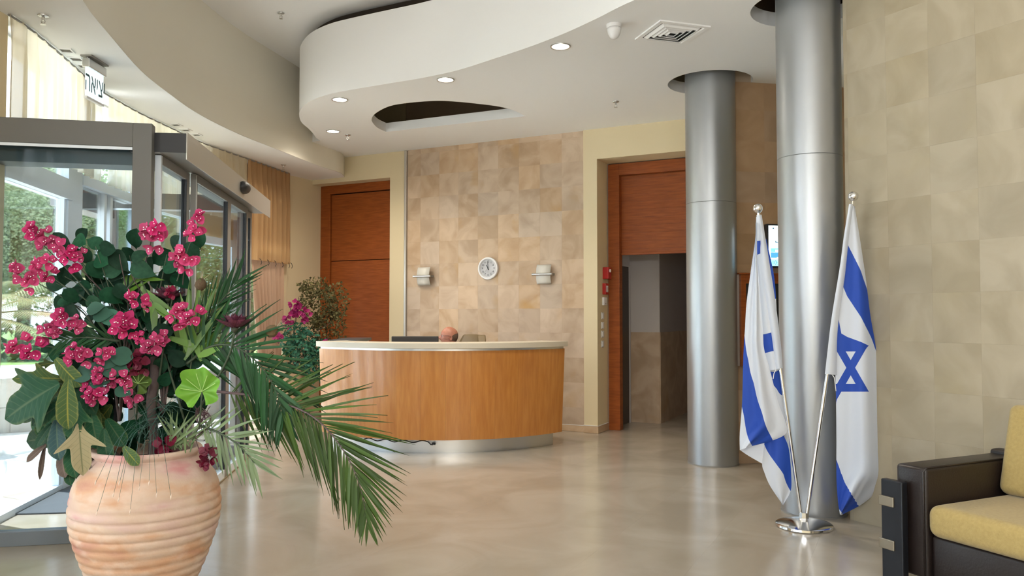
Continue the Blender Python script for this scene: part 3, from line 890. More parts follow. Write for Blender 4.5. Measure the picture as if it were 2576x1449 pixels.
text('lettering', '\u05d4\u05d0\u05d9\u05e6\u05d9', 0.22, ec - UP * 0.215 + en * sgn * 0.0075, xd, en * sgn, 'signink', t, squeeze=0.64)

# ------------------------------------------------------------------ clock, wall lamps, call points
zc = at_plane(1227, 675, WB(0, 0, 0.03), N)
t = thing('wall_clock', zc - N * 0.03, 'round white wall clock showing two minutes to eleven', 'clock')
m = MB(); m.lathe([(0.0, -0.028), (0.150, -0.028), (0.152, -0.01), (0.146, 0.006), (0.128, 0.010), (0.118, 0.0), (0.116, -0.012)], zc, 64, ax=N); ob('rim', m, 'whitep', t, smooth=True, sharp=40)
m = MB(); m.lathe([(0.0, -0.010), (0.119, -0.010)], zc, 48, ax=N); ob('face', m, 'paper', t)
for k in range(1, 13):
    w = math.radians(90 - 30 * k)
    text('numeral', str(k), 0.036, zc - N * 0.0085 + E * math.cos(w) * 0.088 + UP * math.sin(w) * 0.088, E, N, 'black', t)
def hand(name, deg, ln, w, mat, dz):
    a = math.radians(90 - deg); d = E * math.cos(a) + UP * math.sin(a); s = N.cross(d)
    m = MB(); m.obox(zc - N * (0.006 - dz) + d * (ln * 0.5 - 0.012), d, s, N, ln / 2 + 0.012, w, 0.001); ob(name, m, mat, t)
hand('hour_hand', 329, 0.055, 0.0042, 'black', 0.0)
hand('minute_hand', 357, 0.082, 0.0028, 'black', 0.0022)
hand('second_hand', 226, 0.09, 0.0009, 'alu', 0.004)
m = MB(); wz = zc - UP * 0.05 - N * 0.0085; m.obox(wz, E, UP, N, 0.018, 0.0015, 0.0004); ob('maker_line', m, 'alu', t)
m = MB(); m.lathe([(0.007, -0.006), (0.007, 0.001)], zc, 12, ax=N); ob('hub', m, 'black', t)

def sconce(u, v, label):
    c = at_plane(u, v, WB(0, 0, 0.06), N)
    c = c - N * 0.06
    t = thing('wall_sconce', c, label, 'wall lamp', 'wall sconces beside the clock')
    rows = []
    for k in range(11):
        f = k / 10 * 2 - 1
        d = 0.05 + 0.035 * (1 - f * f)
        rows.append([c + E * x + UP * (f * 0.125) + N * d for x in (-0.10, 0.10)])
    m = MB(); m.grid(rows)
    o = ob('shade', m, M('opal_shade', (0.62, 0.60, 0.55), 0.5), t, smooth=True); s = o.modifiers.new('thick', 'SOLIDIFY'); s.thickness = 0.006
    m = MB()
    prof = [(0.0, 0.016), (0.018, 0.016), (0.030, 0.006), (0.030, -0.006), (0.018, -0.016), (0.0, -0.016)]
    a = [c + N * (0.082 + d) + UP * z - E * 0.15 for d, z in prof]; b = [c + N * (0.082 + d) + UP * z + E * 0.13 for d, z in prof]
    nn = len(prof); m.add(a + b, [(i, (i + 1) % nn, nn + (i + 1) % nn, nn + i) for i in range(nn)] + [tuple(range(nn - 1, -1, -1)), tuple(range(nn, 2 * nn))])
    ob('bar', m, 'steel', t, bev=0.002)
    m = MB(); m.obox(c + E * 0.115 + N * 0.042, E, N, UP, 0.012, 0.042, 0.014); m.obox(c + N * 0.03, E, N, UP, 0.02, 0.03, 0.03); ob('bracket', m, 'alu', t)
sconce(1066, 695, 'wall lamp with curved shade and steel bar, left of the clock')
sconce(1368, 690, 'wall lamp with curved shade and steel bar, right of the clock')

# fittings on the side of the door reveal (faces along +E)
def rbox(s0, w, u, v0, v1, th):
    """box on the reveal at wall depth around pixel column u, rows v0..v1"""
    p0 = at_plane(u, v0, WB(2.887, 0, 0), E); p1 = at_plane(u, v1, WB(2.887, 0, 0), E)
    d = (p0 - P0).dot(N)
    return p0, p1, d
def reveal_box(name, u, v0, v1, w, th, mat, label, cat, group=None):
    p0, p1, d = rbox(0, w, u, v0, v1, th)
    c = (p0 + p1) / 2
    t = thing(name, c, label, cat, group)
    m = MB(); m.obox(c + E * th / 2, E, N, UP, th / 2, w / 2, abs(p0.z - p1.z) / 2); ob('body', m, mat, t, bev=0.004)
    return t, c
t, c = reveal_box('alarm_sounder', 1520, 673, 702, 0.12, 0.075, 'redbox', 'red alarm sounder, upper of the two red boxes by the doorway', 'alarm')
m = MB(); m.lathe([(0.022, 0), (0.02, 0.012), (0.001, 0.016)], c + E * 0.075 + UP * 0.03, 16, ax=E); ob('beacon', m, 'whitep', t, smooth=True)
t, c = reveal_box('fire_call_point', 1519, 713, 741, 0.11, 0.045, 'redbox', 'red fire call point, lower of the two red boxes by the doorway', 'alarm')
m = MB(); m.obox(c + E * 0.046, E, N, UP, 0.002, 0.032, 0.04); ob('press_plate', m, 'whitep', t)
t, c = reveal_box('intercom', 1518, 748, 768, 0.10, 0.03, 'whitep', 'white intercom box under the red call point', 'intercom')
m = MB(); m.lathe([(0.006, 0), (0.006, 0.004)], c + E * 0.03 - UP * 0.03, 10, ax=E); ob('button', m, 'black', t)
for i, (v0, v1, wd) in enumerate(((786, 803, 'top'), (810, 827, 'second'), (832, 849, 'third'), (857, 874, 'lowest'))):
    t, c = reveal_box('light_switch', 1515, v0, v1, 0.085, 0.01, 'whitep', wd + ' of the four white switches in the column below the intercom', 'switch', 'light switches by the doorway')
    m = MB(); m.obox(c + E * 0.012, E, N, UP, 0.004, 0.02, 0.03); ob('rocker', m, 'whitep', t, bev=0.002)

# ------------------------------------------------------------------ screen and wooden case in the alcove
def A_at(u, v, d=0.0):
    return at_plane(u, v, WA(0, 0, d), AN)
a0, a1 = A_at(1930, 563, 0.07), A_at(1930, 673, 0.07)
Hh = a0.z - a1.z; Wd = Hh * 1.72
sc0 = a1
t = thing('wall_screen', sc0 + AE * Wd / 2, 'lit blue and white information screen half hidden behind the near column', 'screen')
m = MB(); m.obox(sc0 + AE * Wd / 2 + UP * Hh / 2 - AN * 0.03, AE, AN, UP, Wd / 2, 0.03, Hh / 2); ob('housing', m, 'black', t, bev=0.005)
b = 0.018
def quad(x0, x1, z0, z1, d):
    return MB().add([sc0 + AE * x + UP * z + AN * d for x, z in ((x0, z0), (x1, z0), (x1, z1), (x0, z1))], [(0, 1, 2, 3)])
def img(name, x0, x1, f0, f1, d, mt):
    ob(name, quad(x0, x1, b + (Hh - 2 * b) * f0, b + (Hh - 2 * b) * f1, d), mt, t)
img('display', b, Wd - b, 0, 1, 0.0015, emit('screen_white', (0.80, 0.95, 1.0), 0.85))
img('cyan_band', b + 0.02, Wd - b - 0.02, 0.34, 0.44, 0.002, emit('screen_cyan', (0.08, 0.62, 0.80), 0.85))
img('text_panel', b + 0.02, Wd - b - 0.02, 0.195, 0.335, 0.002, emit('screen_blue', (0.03, 0.13, 0.33), 0.85))
img('time_panel', b + 0.02, Wd - b - 0.02, 0.0, 0.165, 0.002, emit('screen_sky', (0.15, 0.68, 0.92), 0.85))
ink = emit('screen_ink', (0.02, 0.07, 0.11), 0.4)
wht = emit('screen_text', (0.85, 0.95, 1.0), 0.85)
for f, x, w, h in ((0.90, 0.05, 0.018, 0.016), (0.895, 0.11, 0.045, 0.006), (0.62, 0.14, 0.07, 0.006), (0.575, 0.10, 0.06, 0.008), (0.545, 0.14, 0.035, 0.012), (0.60, 0.075, 0.012, 0.016)):
    ob('picture_mark', quad(x - w / 2 + b, x + w / 2 + b, Hh * f - h / 2, Hh * f + h / 2, 0.0025), ink, t)
for f, x, w, h in ((0.385, 0.12, 0.10, 0.02), (0.30, 0.16, 0.07, 0.014), (0.225, 0.14, 0.11, 0.012)):
    ob('text_line', quad(x - w / 2 + b, x + w / 2 + b, Hh * f - h / 2, Hh * f + h / 2, 0.003), wht, t)
text('time_text', '10:58', 0.055, sc0 + AE * (b + 0.03) + UP * (Hh * 0.11) + AN * 0.003, AE, AN, ink, t, 0.0002, 'LEFT')
c0, c1 = A_at(1866, 690, 0.1), A_at(1866, 921, 0.1)
Ch = c0.z - c1.z
t = thing('wooden_case', c1, 'wall-hung wooden case with dark front below the lit screen', 'cabinet')
cw = 0.75
def cb(x0, x1, z0, z1, d0, d1):
    return MB().obox(c1 + AE * (x0 + x1) / 2 + UP * (z0 + z1) / 2 + AN * (d0 + d1) / 2, AE, AN, UP, (x1 - x0) / 2, (d1 - d0) / 2, (z1 - z0) / 2)
ob('body', cb(0, cw, 0, Ch, -0.098, -0.02), 'cherry', t)
for nm, a in (('side_panel', (0, 0.055, 0, Ch, -0.02, 0.0)), ('side_panel', (cw - 0.055, cw, 0, Ch, -0.02, 0.0)), ('top_rail', (0.055, cw - 0.055, Ch - 0.09, Ch, -0.02, 0.0)), ('bottom_rail', (0.055, cw - 0.055, 0, 0.07, -0.02, 0.0)),
              ('cap', (-0.02, cw + 0.02, Ch, Ch + 0.015, -0.098, 0.012))):
    ob(nm, cb(*a), 'cherry', t, bev=0.003)
ob('dark_front', cb(0.055, cw - 0.055, 0.07, Ch - 0.09, -0.02, -0.012), 'black', t)
m = MB()
cch = A_at(1853, 800, 0.03); m.obox(Vector((cch.x, cch.y, (c0.z + c1.z) / 2)), AE, AN, UP, 0.02, 0.03, Ch / 2)
tag(ob('cable_duct', m, 'alu_trim', bev=0.003), 'narrow vertical duct on the wall beside the wooden case', 'duct')
# ------------------------------------------------------------------ reception desk
DC = Vector((-0.79, 10.14, 0))
def dp(r, deg, z):
    a = math.radians(deg)
    return DC + Vector((r * math.sin(a), -r * math.cos(a), z))
def arc(mb, r0, r1, z0, z1, a0, a1, n=10, flare=0.0):
    rows = []
    for k in range(n + 1):
        a = a0 + (a1 - a0) * k / n
        rows.append([dp(r0, a, z0), dp(r1, a, z0), dp(r1 + flare, a, z1), dp(r0 + flare, a, z1), dp(r0, a, z0)])
    mb.grid(rows)
    b = len(mb.v)
    mb.add(rows[0][:4], [(0, 1, 2, 3)]); mb.add(rows[-1][:4], [(3, 2, 1, 0)])
    return mb
desk = thing('reception_desk', DC + Vector((0, -1.7, 0)), 'curved pear-wood reception desk with cream counter and steel plinth', 'desk')
seams = [-50.2, -47.6] + [-39.5 + 8.5 * k for k in range(11)] + [50.2]
for a0, a1 in zip(seams[:-1], seams[1:]):
    ob('panel', arc(MB(), 1.735, 1.76, 0.148, 1.085, a0 + 0.012, a1 - 0.012, 6, 0.042), 'deskwood', desk, smooth=True, sharp=30)
ob('carcass', arc(MB(), 1.66, 1.734, 0.148, 1.085, -50, 50, 40, 0.04), MAT['cherry'], desk, smooth=True, sharp=30)
ob('metal_strip', arc(MB(), 1.66, 1.785, 1.085, 1.110, -50.2, 50.2, 48), 'steel', desk, smooth=True, sharp=30)  # recessed metal strip between the panels and the countertop
ob('countertop', arc(MB(), 1.46, 1.835, 1.108, 1.168, -50.6, 50.6, 60), 'counter', desk, smooth=True, sharp=30, bev=0.004)
ob('plinth', arc(MB(), 1.62, 1.66, 0.0, 0.15, -49.0, 49.0, 48), 'steel', desk, smooth=True, sharp=30)
ob('worktop', arc(MB(), 1.0, 1.66, 0.71, 0.74, -49.5, 49.5, 40), 'counter', desk, smooth=True, sharp=30)
for a in (-48.5, 0, 48.5):
    ob('support', arc(MB(), 1.1, 1.62, 0.0, 0.71, a - 0.6, a + 0.6, 2), 'alu', desk)
x0, x1 = at_Y(846, 856, 9.7).x, at_Y(911, 856, 9.7).x
m = MB(); m.box((x0, 9.35, 1.135), (x1, 10.35, 1.172)); ob('return_top', m, M('slate_laminate', (0.06, 0.065, 0.07), 0.4), desk, bev=0.004)
m = MB(); m.box((x0 + 0.03, 9.40, 0), (x1 - 0.03, 10.32, 1.135)); ob('return_body', m, 'deskwood', desk)
pts = [dp(1.70, a, 0.125 + 0.012 * math.sin(a * 0.9) - 0.02 * (a > -3)) for a in np.linspace(-32, -1.5, 40)]
m = MB(); m.tube(pts, 0.006, 6); m.tube([dp(1.70, -1.8, 0.106), dp(1.705, -0.6, 0.104)], 0.012, 8)
tag(ob('power_cable', m, 'black', smooth=True), 'thin black cable hanging under the desk panel along the steel plinth', 'cable')

# monitor, seen from behind, and its stand
mx0, mx1 = at_Y(985, 846, 9.05), at_Y(1103, 846, 9.05)
zt = mx0.z; mc = Vector(((mx0.x + mx1.x) / 2, 9.05, 0)); mw = (mx1.x - mx0.x) / 2
t = thing('computer_monitor', Vector((mc.x, 9.05, 0.74)), 'dark grey computer monitor seen from behind over the counter', 'monitor')
m = MB(); m.box((mc.x - mw, 9.04, zt - 0.33), (mc.x + mw, 9.075, zt)); ob('housing', m, M('monitor_grey', (0.035, 0.032, 0.03), 0.55), t, bev=0.008)
m = MB(); m.box((mc.x - mw + 0.012, 9.0755, zt - 0.315), (mc.x + mw - 0.012, 9.077, zt - 0.012)); ob('display', m, emit('monitor_screen', (0.3, 0.4, 0.5), 0.6), t)
m = MB(); m.box((mc.x - 0.03, 9.02, 0.75), (mc.x + 0.03, 9.04, zt - 0.1)); ob('stand', m, 'black', t, bev=0.004)
m = MB(); m.box((mc.x - 0.12, 8.97, 0.74), (mc.x + 0.12, 9.13, 0.755)); ob('foot', m, 'black', t, bev=0.004)

# office chair
cp = Vector((-0.505, 9.66, 0)); cd_ = Vector((-0.80, -0.60, 0)).normalized(); cs_ = Vector((cd_.y, -cd_.x, 0))
t = thing('office_chair', Vector((cp.x - 0.2, cp.y - 0.14, 0)), 'high-backed olive leather office chair behind the seated man', 'chair')
olive = M('olive_leather', (0.17, 0.115, 0.05), 0.5)
rows = []
for k in range(13):
    f = k / 12; z = 0.52 + 0.70 * f
    wd = 0.255 * (1 - 0.25 * max(0, f - 0.85) / 0.15)
    rows.append([cp + cs_ * (wd * math.sin(math.radians(a))) + cd_ * (0.05 - 0.05 * math.cos(math.radians(a)) - 0.10 * f ** 2 + 0.02) + UP * z for a in (-90, -60, -30, 0, 30, 60, 90)])
m = MB(); m.grid(rows); o = ob('backrest', m, olive, t, smooth=True); sm = o.modifiers.new('thick', 'SOLIDIFY'); sm.thickness = 0.09; sm.offset = 0
bvm = o.modifiers.new('round', 'BEVEL'); bvm.width = 0.03; bvm.segments = 3
sc_ = Vector((cp.x - 0.2, cp.y - 0.14, 0))
m = MB(); m.obox(sc_ + UP * 0.415, cd_, cs_, UP, 0.25, 0.25, 0.045); ob('seat', m, olive, t, bev=0.03)
m = MB(); m.tube([sc_ + UP * 0.08, sc_ + UP * 0.38], 0.03, 12); ob('column', m, 'chrome', t, smooth=True, sharp=40)
for k in range(5):
    w = 2 * math.pi * k / 5; d = Vector((math.cos(w), math.sin(w), 0))
    m = MB(); m.tube([sc_ + UP * 0.11, sc_ + d * 0.28 + UP * 0.075], [0.025, 0.015], 8)
    leg = ob('leg', m, 'black', t, smooth=True, sharp=40)
    m = MB(); m.lathe([(0.028, -0.012), (0.028, 0.012)], sc_ + d * 0.28 + UP * 0.0285, 14, ax=Vector((-d.y, d.x, 0))); ob('caster', m, 'black', leg, smooth=True, sharp=40)
for s in (-1, 1):
    m = MB(); m.tube([sc_ + cs_ * s * 0.25 + UP * 0.45, sc_ + cs_ * s * 0.29 + UP * 0.62, sc_ + cs_ * s * 0.29 + cd_ * 0.16 + UP * 0.66], 0.018, 8); ob('armrest', m, 'black', t, smooth=True)

# ------------------------------------------------------------------ the seated man
MAN = Vector((-0.745, 9.42, 0)); FW = Vector((-0.985, -0.17, 0)).normalized(); LF = Vector((-FW.y, FW.x, 0))
def mp_(f, l, z):
    return MAN + FW * f + LF * l + UP * z
jo = {}
V_, E_, R_ = [], [], []
def joint(name, p, r, par=None):
    V_.append(p); R_.append(r); jo[name] = len(V_) - 1
    if par:
        E_.append((jo[par], jo[name]))
joint('pelvis', mp_(-0.08, 0, 0.60), 0.14)
joint('belly', mp_(-0.05, 0, 0.74), 0.145, 'pelvis'); joint('chest', mp_(-0.05, 0, 0.92), 0.14, 'belly'); joint('neckbase', mp_(-0.035, 0, 1.045), 0.062, 'chest')
joint('neck', mp_(-0.015, 0, 1.12), 0.056, 'neckbase')
for s, q_ in ((1, 'l'), (-1, 'r')):
    joint('sh' + q_, mp_(-0.05, s * 0.19, 0.99), 0.062, 'chest'); joint('el' + q_, mp_(0.04, s * 0.24, 0.74), 0.046, 'sh' + q_)
    joint('wr' + q_, mp_(0.26, s * 0.15, 0.775), 0.028, 'el' + q_); joint('pa' + q_, mp_(0.335, s * 0.13, 0.772), 0.027, 'wr' + q_)
    for k in range(4):
        o_ = (k - 1.5) * 0.019
        ln = (0.075, 0.085, 0.08, 0.06)[k]
        joint('f%d%s' % (k, q_), mp_(0.375, s * 0.13 + o_, 0.774), 0.0088, 'pa' + q_)
        joint('g%d%s' % (k, q_), mp_(0.375 + ln * 0.6, s * 0.13 + o_ * 1.1, 0.770), 0.008, 'f%d%s' % (k, q_))
        joint('h%d%s' % (k, q_), mp_(0.375 + ln, s * 0.13 + o_ * 1.1, 0.758), 0.007, 'g%d%s' % (k, q_))
    joint('t0' + q_, mp_(0.33, s * 0.13 - s * 0.04, 0.768), 0.0095, 'pa' + q_); joint('t1' + q_, mp_(0.37, s * 0.13 - s * 0.055, 0.765), 0.008, 't0' + q_)
    joint('hp' + q_, mp_(-0.05, s * 0.10, 0.575), 0.10, 'pelvis'); joint('kn' + q_, mp_(0.38, s * 0.12, 0.54), 0.066, 'hp' + q_)
    joint('an' + q_, mp_(0.36, s * 0.12, 0.10), 0.042, 'kn' + q_); joint('to' + q_, mp_(0.52, s * 0.13, 0.045), 0.036, 'an' + q_)
me = bpy.data.meshes.new('skeleton'); me.from_pydata([tuple(v) for v in V_], E_, []); me.update()
tmp = bpy.data.objects.new('skeleton', me); COL.objects.link(tmp)
sk = tmp.modifiers.new('skin', 'SKIN'); sub = tmp.modifiers.new('sub', 'SUBSURF'); sub.levels = 1; sub.render_levels = 1
if not me.skin_vertices:
    bm = bmesh.new(); bm.from_mesh(me); bm.verts.layers.skin.verify(); bm.to_mesh(me); bm.free()
for i, r_ in enumerate(R_):
    me.skin_vertices[0].data[i].radius = (r_, r_)
    me.skin_vertices[0].data[i].use_root = (i == 0)
bpy.context.view_layer.update()
ev = tmp.evaluated_get(bpy.context.evaluated_depsgraph_get())
bme = bpy.data.meshes.new_from_object(ev)
body_v = [Vector(v.co) for v in bme.vertices]; body_f = [tuple(p.vertices) for p in bme.polygons]
bpy.data.objects.remove(tmp)
# head: a sphere modelled by direction
HC = mp_(0.0, 0, 1.214)
def head_r(x, y, z):
    """x forward, y left, z up, unit direction -> distance"""
    g = lambda px, py, pz, s: math.exp(-((x - px) ** 2 + (y - py) ** 2 + (z - pz) ** 2) / (2 * s * s))
    r = 1.0 / math.sqrt((x / 0.100) ** 2 + (y / 0.078) ** 2 + (z / (0.109 if z > 0 else 0.120)) ** 2)
    r += 0.010 * g(-0.85, 0, 0.35, 0.4)
    r += 0.030 * g(0.97, 0, -0.19, 0.10) + 0.012 * g(0.98, 0, -0.03, 0.07)        # nose and bridge
    r -= 0.011 * (g(0.90, 0.36, 0.02, 0.13) + g(0.90, -0.36, 0.02, 0.13))           # eye sockets
    r += 0.006 * (g(0.92, 0.30, 0.17, 0.12) + g(0.92, -0.30, 0.17, 0.12))           # brows
    r += 0.008 * g(0.90, 0, -0.44, 0.10) - 0.007 * g(0.88, 0, -0.53, 0.05)          # lips
    r += 0.012 * g(0.72, 0, -0.70, 0.16)                                            # chin
    r -= 0.012 * (g(0.3, 0.75, -0.6, 0.3) + g(0.3, -0.75, -0.6, 0.3))
    r += 0.004 * (g(0.75, 0.55, -0.22, 0.2) + g(0.75, -0.55, -0.22, 0.2))
    return r
nu, nv = 40, 28
hv, hf = [], []
for i in range(nv + 1):
    th = math.pi * i / nv
    for j in range(nu):
        ph = 2 * math.pi * j / nu
        x, y, z = math.sin(th) * math.cos(ph), math.sin(th) * math.sin(ph), math.cos(th)
        r = head_r(x, y, z)
        hv.append(HC + FW * x * r + LF * y * r + UP * z * r)
for i in range(nv):
    for j in range(nu):
        hf.append((i * nu + j, (i + 1) * nu + j, (i + 1) * nu + (j + 1) % nu, i * nu + (j + 1) % nu))
mbm = MB(); mbm.add(body_v, body_f); nb = len(body_f); mbm.add(hv, hf)
for s in (-1, 1):                                                                  # ears
    c = HC + LF * s * 0.076 - FW * 0.012 - UP * 0.022
    rows = []
    for k in range(13):
        a = 2 * math.pi * k / 12
        ring_ = [c, c + (FW * math.cos(a) * 0.010 + UP * math.sin(a) * 0.018) + LF * s * 0.002, c + (FW * math.cos(a) * 0.019 + UP * math.sin(a) * 0.033) + LF * s * 0.016, c + (FW * math.cos(a) * 0.017 + UP * math.sin(a) * 0.029) - LF * s * 0.008]
        rows.append(ring_)
    mbm.grid(rows)
skin = M('skin', (0.44, 0.19, 0.12), 0.45, noise=(30, (0.38, 0.145, 0.09), 3))
shirt = M('grey_shirt', (0.30, 0.28, 0.27), 0.9)
trous = M('dark_trousers', (0.03, 0.03, 0.04), 0.9)
man = ob('person', mbm, skin, smooth=True)
tag(man, 'bald seated person with glasses facing left behind the counter', 'person')
man.data.materials.append(shirt); man.data.materials.append(trous)
for i, p in enumerate(man.data.polygons):
    if i < nb:
        c = p.center
        arm_out = (c - MAN).dot(FW) > 0.245 and c.z > 0.70
        p.material_index = 0 if (c.z > 1.07 or arm_out) else (2 if c.z < 0.64 else 1)
# hair fringe round the back
rows = []
for i in range(9):
    row = []
    for j in range(31):
        azd = 92 + 176 * j / 30
        az_ = math.radians(azd)
        top_ = 20 - 24 * math.exp(-((abs(azd - 180) - 88) / 30.0) ** 2)
        el = math.radians(top_ + (-40 - top_) * i / 8)
        lim = 1.0 if 0 < j < 30 else 0.97
        x, y, z = math.cos(el) * math.cos(az_), math.cos(el) * math.sin(az_), math.sin(el)
        r = head_r(x, y, z) + 0.0035 * math.sin(math.pi * i / 8) * math.sin(math.pi * j / 30) ** 0.5 - 0.0008 * (i in (0, 8) or j in (0, 30))
        row.append(HC + FW * x * r + LF * y * r + UP * z * r)
    rows.append(row)
m = MB(); m.grid(rows); ob('hair', m, M('grey_hair', (0.10, 0.062, 0.042), 0.9), man, smooth=True)
m = MB()
for s in (-1, 1):
    c = HC + FW * 0.092 + LF * s * 0.032 + UP * 0.004
    m.tube([c + LF * math.cos(a) * 0.022 + UP * math.sin(a) * 0.017 for a in np.linspace(0, 2 * math.pi, 17)], 0.0016, 6, False)
    m.tube([c + LF * s * 0.022, HC + FW * 0.04 + LF * s * 0.078 + UP * 0.008, HC - FW * 0.015 + LF * s * 0.080 - UP * 0.0], 0.0016, 6)
m.tube([HC + FW * 0.094 + LF * 0.010 + UP * 0.008, HC + FW * 0.098 + UP * 0.010, HC + FW * 0.094 - LF * 0.010 + UP * 0.008], 0.0016, 6)
ob('glasses', m, 'black', man)
m = MB()
for s in (-1, 1):
    m.lathe([(0.0001, -0.011), (0.008, -0.007), (0.0105, 0), (0.008, 0.007), (0.0001, 0.011)], HC + FW * 0.077 + LF * s * 0.031 + UP * 0.003, 12)
ob('eyes', m, M('eye_white', (0.5, 0.45, 0.42), 0.3), man, smooth=True)
m = MB(); m.tube([mp_(0.03, 0.055, 1.075), mp_(0.045, 0, 1.065), mp_(0.03, -0.055, 1.075), mp_(-0.06, -0.06, 1.10), mp_(-0.085, 0, 1.105), mp_(-0.06, 0.06, 1.10), mp_(0.03, 0.055, 1.075)], 0.016, 8, False)
ob('collar', m, shirt, man, smooth=True)

# ------------------------------------------------------------------ flag stand with two poles, and the two flags
FB = at_z(2023, 1325, 0.0)
st = thing('flag_stand', FB, 'polished steel flag stand holding two leaning poles beside the column', 'stand')
m = MB(); m.lathe([(0.001, 0.0), (0.185, 0.0), (0.190, 0.006), (0.188, 0.020), (0.178, 0.026), (0.040, 0.062), (0.001, 0.064)], FB, 56); ob('base', m, 'chrome', st, smooth=True, sharp=25)
m = MB(); m.lathe([(0.030, 0.055), (0.034, 0.06), (0.030, 0.098), (0.001, 0.10)], FB, 8); ob('socket', m, 'chrome', st, smooth=True, sharp=25)
TL, TR = at_Y(1908, 536, FB.y + 0.10), at_Y(2145, 506, FB.y - 0.06)
FPL, FPR = FB + Vector((-0.016, 0.006, 0.07)), FB + Vector((0.016, -0.004, 0.07))
for foot, top in ((FPL, TL), (FPR, TR)):
    d = (top - foot).normalized()
    m = MB(); m.tube([foot, foot + (top - foot) * 0.5], 0.0125, 14); m.tube([foot + (top - foot) * 0.5, top], 0.011, 14)
    pole = ob('pole', m, 'chrome', st, smooth=True, sharp=40)
    m = MB(); m.lathe([(0.001, -0.032)] + [(0.034 * math.sin(a), 0.034 - 0.034 * math.cos(a)) for a in np.linspace(0.35, math.pi, 14)], top, 24, ax=d)
    ob('finial', m, 'chrome', pole, smooth=True)

def flag_material():
    m, t, b = _nodes('flag_cloth')
    L = t.links.new
    uv = t.nodes.new('ShaderNodeUVMap'); uv.uv_map = 'UVMap'
    sp = t.nodes.new('ShaderNodeSeparateXYZ'); L(uv.outputs[0], sp.inputs[0])
    def mth(op, a, bb=None, c=None):
        n = t.nodes.new('ShaderNodeMath'); n.operation = op
        for i, x in enumerate((a, bb, c)):
            if x is None: continue
            if isinstance(x, (int, float)): n.inputs[i].default_value = x
            else: L(x, n.inputs[i])
        return n.outputs[0]
    u, v = sp.outputs[0], sp.outputs[1]
    def band(lo, hi):
        return mth('MULTIPLY', mth('GREATER_THAN', v, lo), mth('LESS_THAN', v, hi))
    blue = mth('MAXIMUM', band(0.094, 0.25), band(0.75, 0.906))
    x = mth('SUBTRACT', u, 0.69); y = mth('SUBTRACT', v, 0.5)
    for base in (90, 270):
        ds = []
        for k in range(3):
            a = math.radians(base + 120 * k)
            ds.append(mth('ADD', mth('MULTIPLY', x, math.cos(a)), mth('MULTIPLY', y, math.sin(a))))
        d = mth('MAXIMUM', mth('MAXIMUM', ds[0], ds[1]), ds[2])
        blue = mth('MAXIMUM', blue, mth('MULTIPLY', mth('GREATER_THAN', d, 0.095), mth('LESS_THAN', d, 0.14)))
    mx = t.nodes.new('ShaderNodeMixRGB'); mx.inputs[1].default_value = (0.76, 0.81, 0.90, 1); mx.inputs[2].default_value = (0.022, 0.085, 0.50, 1)
    L(blue, mx.inputs[0]); L(mx.outputs[0], b.inputs['Base Color'])
    b.inputs['Roughness'].default_value = 0.7
    tr = t.nodes.new('ShaderNodeBsdfTranslucent'); L(mx.outputs[0], tr.inputs[0])
    ms = t.nodes.new('ShaderNodeMixShader'); ms.inputs[0].default_value = 0.25
    L(b.outputs[0], ms.inputs[1]); L(tr.outputs[0], ms.inputs[2]); L(ms.outputs[0], t.nodes['Material Output'].inputs[0])
    return m
MAT['flag'] = flag_material()
def pl_resample(pl, n):
    P = np.array(pl, float); d = np.r_[0, np.cumsum(np.hypot(*np.diff(P, axis=0).T))]
    return [(float(np.interp(a, d, P[:, 0])), float(np.interp(a, d, P[:, 1]))) for a in np.linspace(0, d[-1], n)]
def rbf(anchors):
    """thin-plate fit of v over the plane; anchors (x, y, v)"""
    A_ = np.array(anchors, float); n = len(A_)
    X = A_[:, :2] / 100.0
    def U(d2):
        return np.where(d2 > 1e-12, d2 * np.log(np.maximum(d2, 1e-12)), 0.0)
    K = U(((X[:, None] - X[None]) ** 2).sum(-1)) + np.eye(n) * 0.01
    Pm = np.c_[np.ones(n), X]
    Mx = np.block([[K, Pm], [Pm.T, np.zeros((3, 3))]])
    w = np.linalg.solve(Mx, np.r_[A_[:, 2], 0, 0, 0])
    def f(x, y):
        q = np.array([x, y]) / 100.0
        return float((U(((X - q) ** 2).sum(-1)) * w[:n]).sum() + w[n] + w[n + 1] * q[0] + w[n + 2] * q[1])
    return f
class Cloth:
    def __init__(s):
        s.v, s.f, s.uv = [], [], []
    def sheet(s, left, right, n, m, depth, sfun, tfun):
        """left/right: outlines on the photograph's grid; depth(f, g, x, y) gives the distance from the viewer along Y"""
        Lp, Rp = pl_resample(cr(left, 6), n), pl_resample(cr(right, 6), n)
        b = len(s.v)
        for i in range(n):
            for j in range(m):
                g = j / (m - 1)
                x = Lp[i][0] + (Rp[i][0] - Lp[i][0]) * g; y = Lp[i][1] + (Rp[i][1] - Lp[i][1]) * g
                s.v.append(at_Y(x, y, depth(i / (n - 1), g, x, y)))
                s.uv.append((tfun(x, y), sfun(x, y)))
        for i in range(n - 1):
            for j in range(m - 1):
                s.f.append((b + i * m + j, b + i * m + j + 1, b + (i + 1) * m + j + 1, b + (i + 1) * m + j))
    def make(s, name):
        me = bpy.data.meshes.new(name); me.from_pydata([tuple(v) for v in s.v], [], s.f); me.update()
        me.materials.append(MAT['flag'])
        ul = me.uv_layers.new(name='UVMap')
        for l in me.loops:
            ul.data[l.index].uv = s.uv[l.vertex_index]
        me.polygons.foreach_set('use_smooth', [True] * len(me.polygons))
        return me
pole_y = lambda foot, top, y, y0, y1: foot.y + (top.y - foot.y) * min(1, max(0, (y1 - y) / (y1 - y0)))
